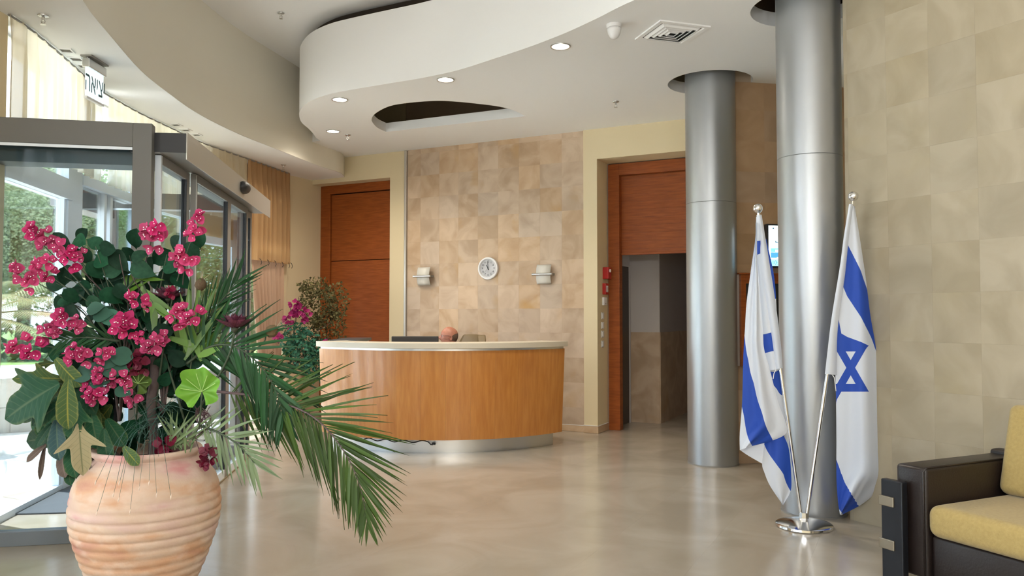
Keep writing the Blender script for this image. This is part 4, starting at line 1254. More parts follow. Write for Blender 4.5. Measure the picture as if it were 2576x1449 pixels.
# right-hand flag
yr = lambda y: pole_y(FPR, TR, y, 506, 1290)
def S1(x, y):
    """how far down the hoist the cloth at grid point (x, y) belongs: stripe edges and star rows are traced lines"""
    y1 = np.interp(x, [2100, 2127, 2146, 2165, 2180, 2195, 2215, 2240], [560, 605, 642, 680, 725, 775, 850, 940])
    y2 = np.interp(x, [2100, 2118, 2131, 2166, 2191, 2203, 2215, 2240], [685, 713, 745, 798, 848, 882, 925, 1010])
    ya = max(880, y2 + 20); yb = max(925, y2 + 60, ya + 25); yc = max(970, y2 + 110, yb + 25); yd = max(1007, y2 + 160, yc + 20)
    y3 = max(yd + 30, np.interp(x, [2102, 2125, 2152, 2170, 2240], [1152, 1216, 1263, 1295, 1420]))
    y4 = max(y3 + 20, np.interp(x, [2103, 2116, 2140, 2240], [1272, 1287, 1330, 1560]))
    return float(np.interp(y, [y1 - 130, y1, y2, ya, yb, yc, yd, y3, y4, y4 + 60], [0.0, .094, .25, .395, .5, .605, .69, .75, .906, 1.0]))
T1 = lambda x, y: 0.69 + (x - 2082) / 428.0
cl = Cloth()
fold = lambda f, g, x, y: 0.045 * math.sin(g * 5.5 + f * 2.2) * (0.25 + f) + 0.020 * math.sin(g * 13 + f * 5) * f
lR = [(2139, 518), (2127, 605), (2117, 700), (2108, 790), (2101, 850), (2101, 925), (2103, 1000), (2104, 1100), (2104, 1200), (2108, 1262), (2113, 1294)]
rR = [(2150, 518), (2164, 605), (2178, 700), (2189, 790), (2204, 880), (2213, 970), (2222, 1060), (2232, 1140), (2240, 1206), (2204, 1240), (2166, 1270), (2116, 1296)]
cl.sheet(lR, rR, 130, 46, lambda f, g, x, y: yr(y) - 0.035 + fold(f, g, x, y) + 0.05 * g * g * (f < 2), S1, T1)
# the half of the cloth folded behind
cl.sheet([(2141, 525), (2125, 640), (2112, 790), (2106, 920), (2108, 1060), (2110, 1180), (2122, 1262)], [(2149, 525), (2162, 640), (2184, 790), (2206, 920), (2220, 1060), (2232, 1180), (2160, 1262)], 40, 10,
         lambda f, g, x, y: yr(y) + 0.045 + 0.02 * math.sin(g * 7 + f * 3), lambda x, y: 0.5, lambda x, y: 5.0)
fr = bpy.data.objects.new('flag', cl.make('flag')); COL.objects.link(fr)
tag(fr, 'white flag with blue stripes and a visible six-pointed star, on the right pole', 'flag', 'flags on the stand')
c2_ = Cloth()
c2_.sheet([(2136, 513), (2123, 593), (2113, 669), (2092, 798), (2082, 880), (2075, 941)], [(2147, 513), (2136, 593), (2126, 690), (2113, 780), (2106, 850), (2105, 943)], 30, 9,
          lambda f, g, x, y: yr(y) - 0.018 - 0.022 * math.sin(g * math.pi) - 0.022 * (1 - g) , lambda x, y: 0.5, lambda x, y: 5.0)
o = bpy.data.objects.new('sleeve', c2_.make('sleeve')); COL.objects.link(o); o.parent = fr
m = MB(); m.tube([at_Y(2094, 943, yr(943) - 0.05), at_Y(2099, 950, yr(950) - 0.055), at_Y(2101, 966, yr(960) - 0.055), at_Y(2103, 984, yr(980) - 0.05)], 0.003, 6); ob('tie_cord', m, 'whitep', fr)
# left-hand flag
yl = lambda y: pole_y(FPL, TL, y, 536, 1290)
SA = rbf([(1874, 853, .25), (1883, 909, .25), (1896, 963, .25), (1917, 1038, .25), (1944, 1107, .25), (1865, 1017, .094), (1875, 1072, .094), (1892, 1121, .094), (1861, 1132, 0.03), (1920, 880, .55), (1940, 940, .55), (1960, 1015, .55), (1979, 1088, .5), (1905, 700, .45), (1890, 700, .38), (1880, 780, .33), (1903, 560, .4), (1924, 1114, .17), (1866, 950, .15), (1905, 1100, .15)])
TA = lambda x, y: 5.0
cl = Cloth()
lA = [(1901, 545), (1902, 589), (1890, 672), (1878, 762), (1875, 828), (1870, 894), (1867, 1010), (1861, 1132)]
rA = [(1905, 645), (1911, 712), (1919, 828), (1921, 877), (1937, 931), (1958, 1013), (1978, 1067), (1979, 1089), (1969, 1096), (1944, 1108), (1924, 1115), (1892, 1121)]
lA = [(1901, 560), (1900, 600), (1890, 672), (1878, 762), (1874, 828), (1870, 894), (1867, 1010), (1861, 1090), (1861, 1132)]
rA = [(1905, 560), (1905, 645), (1911, 712), (1919, 828), (1922, 877), (1937, 931), (1958, 1013), (1978, 1067), (1977, 1091), (1944, 1108), (1892, 1122)]
cl.sheet(lA, rA, 80, 22, lambda f, g, x, y: yl(y) - 0.055 + 0.035 * math.sin(g * 6 + f * 2) * (0.3 + f) + 0.014 * math.sin(g * 15 + 4 * f), SA, TA)
white = lambda x, y: 0.5
# turned-up hem at the lower left
cl.sheet([(1861, 1132), (1885, 1148), (1917, 1166)], [(1863, 1130), (1892, 1121), (1923, 1114)], 12, 8, lambda f, g, x, y: yl(y) - 0.025 + 0.02 * g, white, TA)
# lower sheet with the second run of the stripe
SB = rbf([(1924, 1116, .10), (1948, 1157, .10), (1973, 1193, .10), (1988, 1231, .10), (1940, 1110, .16), (1971, 1096, .22), (1985, 1132, .23), (1990, 1190, .2), (1920, 1180, 0.02), (1940, 1222, 0.0), (1969, 1270, -0.02)])
cl.sheet([(1922, 1112), (1917, 1166), (1923, 1189), (1937, 1222), (1969, 1270)], [(1971, 1094), (1985, 1132), (1991, 1211), (1987, 1240), (1970, 1271)], 40, 14, lambda f, g, x, y: yl(y) + 0.005 + 0.02 * math.sin(g * 6 + f * 3), SB, TA)
# sheet behind, between the front sheet and the sleeve
SCx = rbf([(1903, 606, .094), (1912, 606, .094), (1903, 645, .26), (1912, 640, .26), (1925, 680, .4), (1925, 800, .36), (1921, 838, .26), (1945, 832, .26), (1923, 892, .085), (1948, 886, .085), (1935, 920, .02), (1950, 925, .02)])
cl.sheet([(1902, 545), (1901, 600), (1902, 650), (1905, 760), (1912, 840), (1926, 931)], [(1914, 545), (1922, 600), (1928, 650), (1940, 760), (1950, 840), (1962, 931)], 50, 12, lambda f, g, x, y: yl(y) - 0.015 + 0.02 * math.cos(g * 5), SCx, TA)
# sheet at the very back: blue edge right of the sleeve and star fragment under it
SD = rbf([(1926, 610, .17), (1946, 728, .17), (1940, 700, .17), (1950, 790, .4), (1950, 900, .4), (1940, 938, .24), (1962, 935, .23), (1968, 990, .12), (1950, 960, .2), (1940, 975, .0), (1950, 1010, 0.02), (1975, 1010, .02)])
cl.sheet([(1912, 600), (1920, 700), (1932, 820), (1936, 930), (1945, 1000), (1968, 1062)], [(1928, 602), (1948, 700), (1956, 820), (1966, 930), (1972, 1000), (1979, 1062)], 50, 10, lambda f, g, x, y: yl(y) + 0.035, SD, TA)
fl2 = bpy.data.objects.new('flag', cl.make('flag')); COL.objects.link(fl2)
tag(fl2, 'white flag with blue stripes folded so its star is hidden, on the left pole', 'flag', 'flags on the stand')
c2_ = Cloth()
c2_.sheet([(1903, 541), (1912, 600), (1914, 665), (1927, 760), (1939, 831), (1952, 929)], [(1916, 540), (1929, 619), (1937, 670), (1948, 740), (1964, 861), (1969, 926)], 30, 9,
          lambda f, g, x, y: yl(y) - 0.03 - 0.022 * math.sin(g * math.pi), white, TA)
o = bpy.data.objects.new('sleeve', c2_.make('sleeve')); COL.objects.link(o); o.parent = fl2
m = MB(); m.tube([at_Y(1952, 930, yl(930) - 0.04), at_Y(1947, 940, yl(940) - 0.045), at_Y(1945, 953, yl(953) - 0.045)], 0.003, 6); ob('tie_cord', m, 'whitep', fl2)

# ------------------------------------------------------------------ sofa against the right wall
SO = Vector((2.13, 4.45, 0)); SU = Vector((0.905, 0.425, 0)).normalized(); SV = Vector((SU.y, -SU.x, 0))
def sb(u0, u1, v0, v1, z0, z1):
    return MB().obox(SO + SU * (u0 + u1) / 2 + SV * (v0 + v1) / 2 + UP * (z0 + z1) / 2, SU, SV, UP, (u1 - u0) / 2, (v1 - v0) / 2, (z1 - z0) / 2)
so = thing('sofa', SO + SU * 0.4 + SV * 0.8, 'dark brown leather sofa with mustard cushions and black steel leg plates', 'sofa')
def soft(o, w, seg=4):
    b = o.modifiers.new('round', 'BEVEL'); b.width = w; b.segments = seg
    o.data.polygons.foreach_set('use_smooth', [True] * len(o.data.polygons))
    return o
LEN = 1.75
for v0 in (0.0, LEN - 0.19):
    a = soft(ob('arm', sb(0, 0.86, v0, v0 + 0.19, 0.045, 0.635), 'leather', so), 0.022, 3)
    m = MB()
    p = [SO + SU * -0.002 + SV * (v0 + 0.175) + UP * 0.06, SO + SU * -0.002 + SV * (v0 + 0.175) + UP * 0.615, SO + SU * 0.02 + SV * (v0 + 0.178) + UP * 0.635, SO + SU * 0.84 + SV * (v0 + 0.178) + UP * 0.637]
    m.tube(p, 0.006, 6); ob('piping', m, 'leather', a, smooth=True)
for v0 in (-0.035, LEN - 0.105):
    pl = ob('leg_plate', sb(-0.075, -0.03, v0, v0 + 0.135, 0.0, 0.55), 'blackmetal', so, bev=0.006)
    for z in (0.17, 0.405):
        m = sb(-0.083, 0.0, v0 - 0.012, v0 + 0.085, z, z + 0.055); bk = ob('bracket', m, 'brass', pl, bev=0.004)
    ob('back_leg', sb(0.80, 0.84, v0 + 0.03, v0 + 0.13, 0.0, 0.2), 'blackmetal', so, bev=0.004)
soft(ob('seat_base', sb(0.03, 0.84, 0.19, LEN - 0.19, 0.05, 0.28), 'leather', so), 0.02, 3)
soft(ob('back_frame', sb(0.80, 0.90, 0.0, LEN, 0.045, 0.66), 'leather', so), 0.02, 3)
for k in range(2):
    v0 = 0.195 + k * 0.68
    o = ob('seat_cushion', sb(-0.02, 0.74, v0, v0 + 0.675, 0.28, 0.45), 'cushion', so)
    soft(o, 0.055, 5)
    mbk = MB()
    c = SO + SU * 0.70 + SV * (v0 + 0.335) + UP * 0.69
    az_ = (UP * 0.97 + SU * 0.24).normalized(); ax_ = SV.cross(az_) * -1
    mbk.obox(c, ax_, SV, az_, 0.085, 0.335, 0.255)
    soft(ob('back_cushion', mbk, 'cushion', so), 0.05, 5)
# ------------------------------------------------------------------ terracotta jar with its bouquet of plants
def pot_mat():
    m, t, b = _nodes('weathered_terracotta')
    L = t.links.new
    c = t.nodes.new('ShaderNodeTexCoord')
    def nz(scale, st, det=5, off=0):
        mp = t.nodes.new('ShaderNodeMapping'); mp.inputs['Scale'].default_value = st; mp.inputs['Location'].default_value = (off, off, off)
        n = t.nodes.new('ShaderNodeTexNoise'); n.inputs['Scale'].default_value = scale; n.inputs['Detail'].default_value = det
        L(c.outputs['Object'], mp.inputs[0]); L(mp.outputs[0], n.inputs['Vector'])
        return n.outputs['Fac']
    def ramp(f, stops):
        r = t.nodes.new('ShaderNodeValToRGB')
        while len(r.color_ramp.elements) < len(stops):
            r.color_ramp.elements.new(0.5)
        for e, (p, col) in zip(r.color_ramp.elements, stops):
            e.position = p; e.color = rgba(col)
        L(f, r.inputs[0]); return r.outputs[0]
    base = ramp(nz(2.2, (1, 1, 3.2), 4), [(0.28, (0.38, 0.16, 0.11)), (0.42, (0.50, 0.285, 0.165)), (0.52, (0.51, 0.365, 0.265)), (0.62, (0.50, 0.34, 0.28)), (0.72, (0.46, 0.19, 0.19))])
    pale = nz(9, (1, 1, 1.5), 6, 4)
    mx = t.nodes.new('ShaderNodeMixRGB'); mx.inputs[2].default_value = (0.62, 0.50, 0.41, 1)
    mr = t.nodes.new('ShaderNodeMapRange'); mr.inputs['From Min'].default_value = 0.5; mr.inputs['From Max'].default_value = 0.8; mr.inputs['To Max'].default_value = 0.7
    L(pale, mr.inputs[0]); L(mr.outputs[0], mx.inputs[0]); L(base, mx.inputs[1])
    L(mx.outputs[0], b.inputs['Base Color'])
    b.inputs['Roughness'].default_value = 0.75
    bu = t.nodes.new('ShaderNodeBump'); bu.inputs['Strength'].default_value = 0.25; bu.inputs['Distance'].default_value = 0.01
    L(nz(40, (1, 1, 1), 4), bu.inputs['Height']); L(bu.outputs[0], b.inputs['Normal'])
    return m
PC = Vector((-1.685, 3.70, 0))
prof_key = [(0.15, 0.0), (0.20, 0.10), (0.247, 0.24), (0.288, 0.333), (0.330, 0.449), (0.347, 0.52), (0.350, 0.597), (0.330, 0.70), (0.268, 0.777), (0.236, 0.805)]
pk = cr(prof_key, 14)
prof = []
for r, z in pk:
    r *= 0.915
    w = 1.0 if z < 0.60 else max(0.12, 1 - (z - 0.60) / 0.09)
    ph = (z / 0.0405) % 1.0
    bumpv = (1 - (2 * ph - 1) ** 2) ** 0.5 - 0.6
    prof.append((r + 0.011 * w * bumpv, z))
prof += [(0.219, 0.81), (0.232, 0.822), (0.238, 0.835), (0.231, 0.845), (0.212, 0.842), (0.20, 0.82), (0.22, 0.76), (0.22, 0.70)]
m = MB(); m.lathe(prof, PC, 72)
pot = ob('terracotta_jar', m, pot_mat(), smooth=True)
tag(pot, 'large ribbed terracotta jar holding the flower arrangement in front of the entrance', 'planter')
m = MB(); m.lathe([(0.21, 0.78), (0.001, 0.80)], PC, 40)
ob('soil', m, M('soil', (0.05, 0.035, 0.022), 0.95, bump=(60, 0.6)), pot)

RND = random.Random(11)
def uvz(u, v, dy=0.0):
    return at_Y(u, v, PC.y + dy)
def leaf_me(name, mat, wid=0.42, bend=0.10, cup=0.12, tip=1.4, n=9):
    """leaf of unit length along +Y, face towards +Z"""
    rows = []
    for i in range(n + 1):
        f = i / n
        w = wid * (math.sin(math.pi * f ** 0.8) ** 0.85) * (1 - f ** 6 * 0.4) if 0 < f < 1 else 0.004
        if f > 0.8: w *= max(0.05, 1 - ((f - 0.8) / 0.2) ** tip * 0.8)
        z = -bend * f * f * 2
        rows.append([Vector((x * w, f, z + abs(x) * w * cup * 2 - 0.01 * (x == 0))) for x in (-1, -0.55, 0, 0.55, 1)])
    m = MB(); m.grid(rows)
    me = m.mesh(name); me.materials.append(mat); me.polygons.foreach_set('use_smooth', [True] * len(me.polygons))
    ul = me.uv_layers.new(name='UVMap')
    for l in me.loops:
        j = l.vertex_index % 5; i = l.vertex_index // 5
        ul.data[l.index].uv = ((-1, -0.55, 0, 0.55, 1)[j], i / n)
    return me
def vein_leaf_mat(name, ground, vein, edge, amount=1.0, rough=0.55):
    """broad leaf with a pale midrib, side veins and a pale margin, drawn from the leaf's own coordinates"""
    m, t, b = _nodes(name)
    L = t.links.new
    uv = t.nodes.new('ShaderNodeUVMap'); uv.uv_map = 'UVMap'
    sp = t.nodes.new('ShaderNodeSeparateXYZ'); L(uv.outputs[0], sp.inputs[0])
    oi = t.nodes.new('ShaderNodeObjectInfo')
    def mth(op, a, bb=None, cl=False):
        n = t.nodes.new('ShaderNodeMath'); n.operation = op; n.use_clamp = cl
        for i, x in enumerate((a, bb)):
            if x is None: continue
            if isinstance(x, (int, float)): n.inputs[i].default_value = x
            else: L(x, n.inputs[i])
        return n.outputs[0]
    au = mth('ABSOLUTE', sp.outputs[0])
    mid = mth('SUBTRACT', 1.0, mth('MULTIPLY', au, 9.0), True)
    ph = mth('SINE', mth('MULTIPLY', mth('SUBTRACT', sp.outputs[1], mth('MULTIPLY', au, 0.16)), 58.0))
    side = mth('MULTIPLY', mth('SUBTRACT', ph, 0.86, True), 3.6, True)
    nz = t.nodes.new('ShaderNodeTexNoise'); nz.inputs['Scale'].default_value = 9.0; nz.inputs['Detail'].default_value = 4
    tc_ = t.nodes.new('ShaderNodeTexCoord'); L(tc_.outputs['Object'], nz.inputs['Vector'])
    edgef = mth('MULTIPLY', mth('SUBTRACT', mth('ADD', au, mth('MULTIPLY', nz.outputs['Fac'], 0.5)), 1.05, True), 2.5, True)
    mx1 = t.nodes.new('ShaderNodeMixRGB'); mx1.inputs[1].default_value = rgba(ground); mx1.inputs[2].default_value = rgba(vein)
    L(mth('MULTIPLY', mth('MAXIMUM', mid, mth('MULTIPLY', side, 0.75)), amount, True), mx1.inputs[0])
    mx2 = t.nodes.new('ShaderNodeMixRGB'); mx2.inputs[2].default_value = rgba(edge)
    L(mth('MULTIPLY', edgef, amount, True), mx2.inputs[0]); L(mx1.outputs[0], mx2.inputs[1])
    h = t.nodes.new('ShaderNodeHueSaturation'); mr = t.nodes.new('ShaderNodeMapRange'); mr.inputs['To Min'].default_value = 0.65; mr.inputs['To Max'].default_value = 1.3
    L(oi.outputs['Random'], mr.inputs[0]); L(mr.outputs[0], h.inputs['Value']); L(mx2.outputs[0], h.inputs['Color'])
    L(h.outputs[0], b.inputs['Base Color']); b.inputs['Roughness'].default_value = rough; b.inputs['Specular IOR Level'].default_value = 0.15
    return m
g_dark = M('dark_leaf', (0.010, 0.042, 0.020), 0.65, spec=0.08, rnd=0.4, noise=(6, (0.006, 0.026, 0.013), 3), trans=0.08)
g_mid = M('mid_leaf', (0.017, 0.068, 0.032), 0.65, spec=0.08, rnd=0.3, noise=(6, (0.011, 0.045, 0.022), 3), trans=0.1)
g_teal = M('bluish_leaf', (0.040, 0.105, 0.070), 0.65, spec=0.1, rnd=0.25, trans=0.1)
palm_g = M('palm_leaf', (0.052, 0.090, 0.020), 0.6, spec=0.15, rnd=0.3, trans=0.15)
palm_d = M('dark_palm_leaf', (0.022, 0.07, 0.024), 0.6, spec=0.2, rnd=0.35, trans=0.15)
palm_p = M('pale_palm_leaf', (0.17, 0.24, 0.11), 0.5, rnd=0.2, trans=0.25)
blade_g = M('bright_blade', (0.11, 0.22, 0.03), 0.45, rnd=0.3, trans=0.25)
stem_m = M('green_stem', (0.04, 0.06, 0.03), 0.7)
wood_stem = M('woody_stem', (0.075, 0.05, 0.045), 0.85, bump=(50, 0.4))
pink = M('pink_bract', (0.62, 0.072, 0.215), 0.65, spec=0.1, rnd=0.14, noise=(25, (0.47, 0.035, 0.13), 3), trans=0.28)
burg = M('burgundy_bract', (0.16, 0.008, 0.03), 0.6, rnd=0.2, trans=0.15)
pearl = M('white_stamen', (0.85, 0.80, 0.78), 0.4)
def img_dir(a, dy=0.0):
    a = math.radians(a)
    return Vector((math.cos(a), dy, math.sin(a)))
def face_n(tilt=0.5):
    return Vector((RND.uniform(-tilt, tilt), -1, RND.uniform(-tilt * 0.6, tilt * 1.1)))

bou = thing('bougainvillea', PC + UP * 0.80, 'bushy bougainvillea with pink flower clusters and dark leaves in the terracotta jar', 'plant')
leafA = leaf_me('leaf', g_dark, 0.35, 0.14, 0.22, 0.8)
leafB = leaf_me('leaf', g_mid, 0.36, 0.18, 0.18, 0.8)
leafC = leaf_me('leaf', g_teal, 0.40, 0.05, 0.08)
lz = [(700, 450), (860, 470), (960, 520), (780, 600), (960, 620), (1090, 640), (1180, 590), (1270, 590), (870, 800), (740, 870), (1080, 760), (1290, 720), (1060, 870), (590, 780), (510, 840), (800, 990), (860, 1030), (560, 1040), (660, 1090), (690, 960), (1230, 450), (1590, 480), (1800, 440), (1460, 610), (1370, 680), (1530, 670), (1750, 550), (1440, 850), (1550, 790), (1650, 820), (740, 420), (900, 620), (660, 760), (560, 480), (640, 560), (1000, 720), (930, 900), (1150, 830), (1010, 960), (900, 960)]
spots = [(x / 3.623, 480 + y / 3.623, 74, 0) for x, y in lz]
lz2 = [(75, 490), (130, 600), (140, 740), (690, 1100), (820, 870), (480, 900), (60, 860), (240, 700), (600, 640), (700, 700), (800, 760), (620, 1030), (760, 960), (870, 680), (540, 520), (420, 640), (330, 830), (400, 760), (980, 780), (870, 990), (300, 1000), (180, 1380), (560, 430), (480, 240), (250, 420), (420, 470), (930, 560), (330, 560)]
spots += [(250 + x / 4.529, 680 + y / 4.529, 66, 0) for x, y in lz2]
spots += [(150, 880, 62, 0), (135, 900, 60, 0), (165, 905, 66, 0), (120, 875, 40, 0), (180, 745, 60, 0), (160, 760, 45, 0), (215, 860, 60, 0), (200, 835, 60, 0), (305, 735, 65, 0), (240, 680, 70, 0), (265, 640, 66, 0)]
teal_spots = [(290, 925, 66), (272, 905, 60), (300, 895, 58), (250, 930, 50), (210, 940, 64), (255, 955, 60), (240, 970, 44), (310, 985, 40), (258, 790, 50), (240, 775, 46), (275, 800, 50)]
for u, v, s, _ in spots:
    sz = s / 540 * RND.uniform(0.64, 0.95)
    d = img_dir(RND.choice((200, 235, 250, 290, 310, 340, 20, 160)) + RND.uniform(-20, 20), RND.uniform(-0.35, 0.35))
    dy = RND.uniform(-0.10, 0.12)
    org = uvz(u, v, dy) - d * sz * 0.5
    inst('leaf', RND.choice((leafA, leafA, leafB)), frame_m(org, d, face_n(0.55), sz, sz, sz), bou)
for u, v, s in teal_spots:
    sz = s / 540 * 1.05
    d = img_dir(RND.uniform(-25, 25) + RND.choice((0, 180)), RND.uniform(-0.3, 0.1)); org = uvz(u, v, -0.16) - d * sz * 0.5
    inst('leaf', leafC, frame_m(org, d, face_n(0.35) + UP * 0.5, sz, sz, sz), bou)
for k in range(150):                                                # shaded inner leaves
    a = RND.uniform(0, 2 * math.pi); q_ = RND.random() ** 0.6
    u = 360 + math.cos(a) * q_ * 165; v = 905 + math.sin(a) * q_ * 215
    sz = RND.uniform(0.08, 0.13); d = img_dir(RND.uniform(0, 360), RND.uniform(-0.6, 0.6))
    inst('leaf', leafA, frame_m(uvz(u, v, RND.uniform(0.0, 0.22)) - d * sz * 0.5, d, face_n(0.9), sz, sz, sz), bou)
# flower clusters
def bract_grid(c, ax, out, L_, w):
    d = (ax * 0.55 + out * 0.85).normalized(); s = d.cross(ax).normalized() if abs(d.dot(ax)) < 0.99 else d.orthogonal()
    nrm = s.cross(d)
    rows = []
    for i in range(6):
        f = i / 5; ww = w * math.sin(math.pi * (0.12 + 0.86 * f)) ** 0.8 * (1 if i < 5 else 0.15)
        rows.append([c + d * L_ * f + s * ww * x + nrm * (abs(x) * ww * 0.35 + 0.25 * L_ * f * f) for x in (-1, 0, 1)])
    return rows
def cluster(nfl, rad, seed):
    r_ = random.Random(seed)
    mb, sb_ = MB(), MB()
    for k in range(nfl):
        th = r_.uniform(0, 2 * math.pi); q_ = math.sqrt(r_.random())
        c = Vector((math.cos(th) * q_ * rad, math.sin(th) * q_ * rad, -0.4 * rad * q_ + r_.uniform(-0.2, 0.3) * rad))
        ax = (Vector((0, 0, 1)) + Vector((c.x, c.y, 0)) * 0.9 / rad + Vector((r_.uniform(-.5, .5), r_.uniform(-.5, .5), 0))).normalized()
        o1 = ax.orthogonal().normalized(); o2 = ax.cross(o1); w0 = r_.uniform(0, 6)
        for j in range(3):
            w = w0 + j * 2.094
            mb.grid(bract_grid(c, ax, o1 * math.cos(w) + o2 * math.sin(w), 0.034, 0.0158))
        for j in range(3):
            w = w0 + j * 2.094 + 0.5
            e = c + ax * 0.022 + (o1 * math.cos(w) + o2 * math.sin(w)) * 0.007
            if j == 0 or (j == 1 and k % 2):
                sb_.lathe([(0.0001, -0.0024), (0.0026, 0), (0.0001, 0.0024)], e, 6)
    me = mb.mesh('flower_cluster'); me.polygons.foreach_set('use_smooth', [True] * len(me.polygons)); me.materials.append(pink)
    ms = sb_.mesh('stamens'); ms.materials.append(pearl)
    return me, ms
clus = [cluster(11, 0.044, 1), cluster(8, 0.035, 2), cluster(5, 0.025, 3), cluster(10, 0.040, 4)]
fl_list = [(84, 590, 3, 1), (118, 603, 0, 1), (158, 622, 2, 1), (180, 652, 1, 1), (196, 640, 2, .8), (55, 688, 1, 1.1), (78, 712, 2, 1), (95, 668, 2, .9), (118, 662, 2, .9), (125, 693, 1, .8), (382, 598, 0, 1.15), (398, 578, 2, 1), (498, 560, 1, .95), (484, 588, 2, .9), (465, 655, 0, 1.1), (448, 645, 2, 1), (344, 752, 1, .9), (370, 768, 2, .6), (445, 798, 1, 1), (486, 796, 1, 1), (465, 780, 2, .9), (302, 812, 3, 1.15), (320, 832, 2, 1), (160, 806, 3, .95), (192, 816, 2, .9), (118, 836, 1, 1), (138, 832, 2, .7), (48, 866, 1, 1.05), (85, 880, 1, 1.1), (186, 890, 0, .95), (215, 898, 2, 1), (262, 893, 1, .85), (390, 868, 1, 1.1), (400, 850, 2, .9), (352, 850, 2, .7), (270, 948, 1, .9), (305, 950, 1, .9), (245, 940, 2, .7), (238, 982, 1, 1.0), (250, 1000, 2, 1.0), (220, 972, 2, .7), (332, 1000, 2, 1.0)]
dark_fl = [(340, 912, 1, 1.0), (322, 905, 2, 1.1), (360, 918, 2, 1), (525, 1140, 2, 1), (520, 1160, 2, .9), (415, 1120, 2, 1.2), (430, 735, 2, .7)]
for u, v, k, s in fl_list + dark_fl:
    dk_ = (u, v, k, s) in dark_fl
    me, ms = clus[k]
    if dk_:
        me = me.copy(); me.materials.clear(); me.materials.append(burg)
    p = uvz(u, v, RND.uniform(-0.22, -0.12) if not dk_ else -0.12)
    n_ = face_n(0.35); up_ = img_dir(RND.uniform(0, 360))
    mt = frame_m(p, up_, n_, s, s, s)
    o = inst('flower_cluster', me, mt, bou)
    if not dk_:
        o2 = bpy.data.objects.new('stamens', ms); COL.objects.link(o2); o2.parent = o; o2['kind'] = 'stuff'
# branches
base_pts = [uvz(385, 1060, 0.03), uvz(410, 1040, 0.05), uvz(330, 1030, 0.02), uvz(300, 1060, 0.0)]
targets = [(84, 590), (180, 652), (60, 690), (382, 598), (495, 565), (465, 655), (240, 620), (300, 640), (125, 693), (160, 806), (48, 866), (186, 890), (302, 812), (445, 798), (390, 868), (344, 752), (238, 982), (270, 948), (200, 740), (230, 760), (270, 700), (330, 690), (420, 640)]
for i, (u, v) in enumerate(targets):
    b0 = base_pts[i % 4]; e = uvz(u, v, -0.08)
    mid = (b0 + e) / 2 + Vector((RND.uniform(-.04, .04), RND.uniform(0, .08), 0.10))
    pts = cr([tuple(b0), tuple(mid), tuple(e)], 8)
    m = MB(); m.tube(pts, list(np.linspace(0.006, 0.0018, len(pts))), 6); ob('stem', m, wood_stem if i % 2 else stem_m, bou, smooth=True)
for k in range(26):                                                # fine twigs
    u, v, s, _ = spots[RND.randrange(len(spots))]
    e = uvz(u, v, 0.0); b0 = uvz(u * 0.55 + 360 * 0.45, v * 0.6 + 950 * 0.4, 0.06)
    m = MB(); m.tube(cr([tuple(b0), tuple((b0 + e) / 2 + Vector((0, 0, 0.04))), tuple(e)], 6), 0.0018, 5); ob('twig', m, stem_m, bou, smooth=True)
pts = cr([tuple(uvz(383, 1160, 0.0)), tuple(uvz(386, 1090, 0.01)), tuple(uvz(380, 1010, 0.0)), tuple(uvz(390, 950, 0.02)), tuple(uvz(386, 900, 0.05))], 8)
m = MB(); m.tube(pts, 0.021, 12); ob('trunk', m, wood_stem, bou, smooth=True)
m = MB(); m.tube([uvz(414, 1150, 0.08), uvz(411, 880, 0.1)], 0.011, 10); ob('support_cane', m, 'black', bou, smooth=True)
m = MB(); m.tube([uvz(290, 1080, 0.12), uvz(292, 950, 0.12)], 0.009, 10); ob('support_cane', m, 'black', bou, smooth=True)

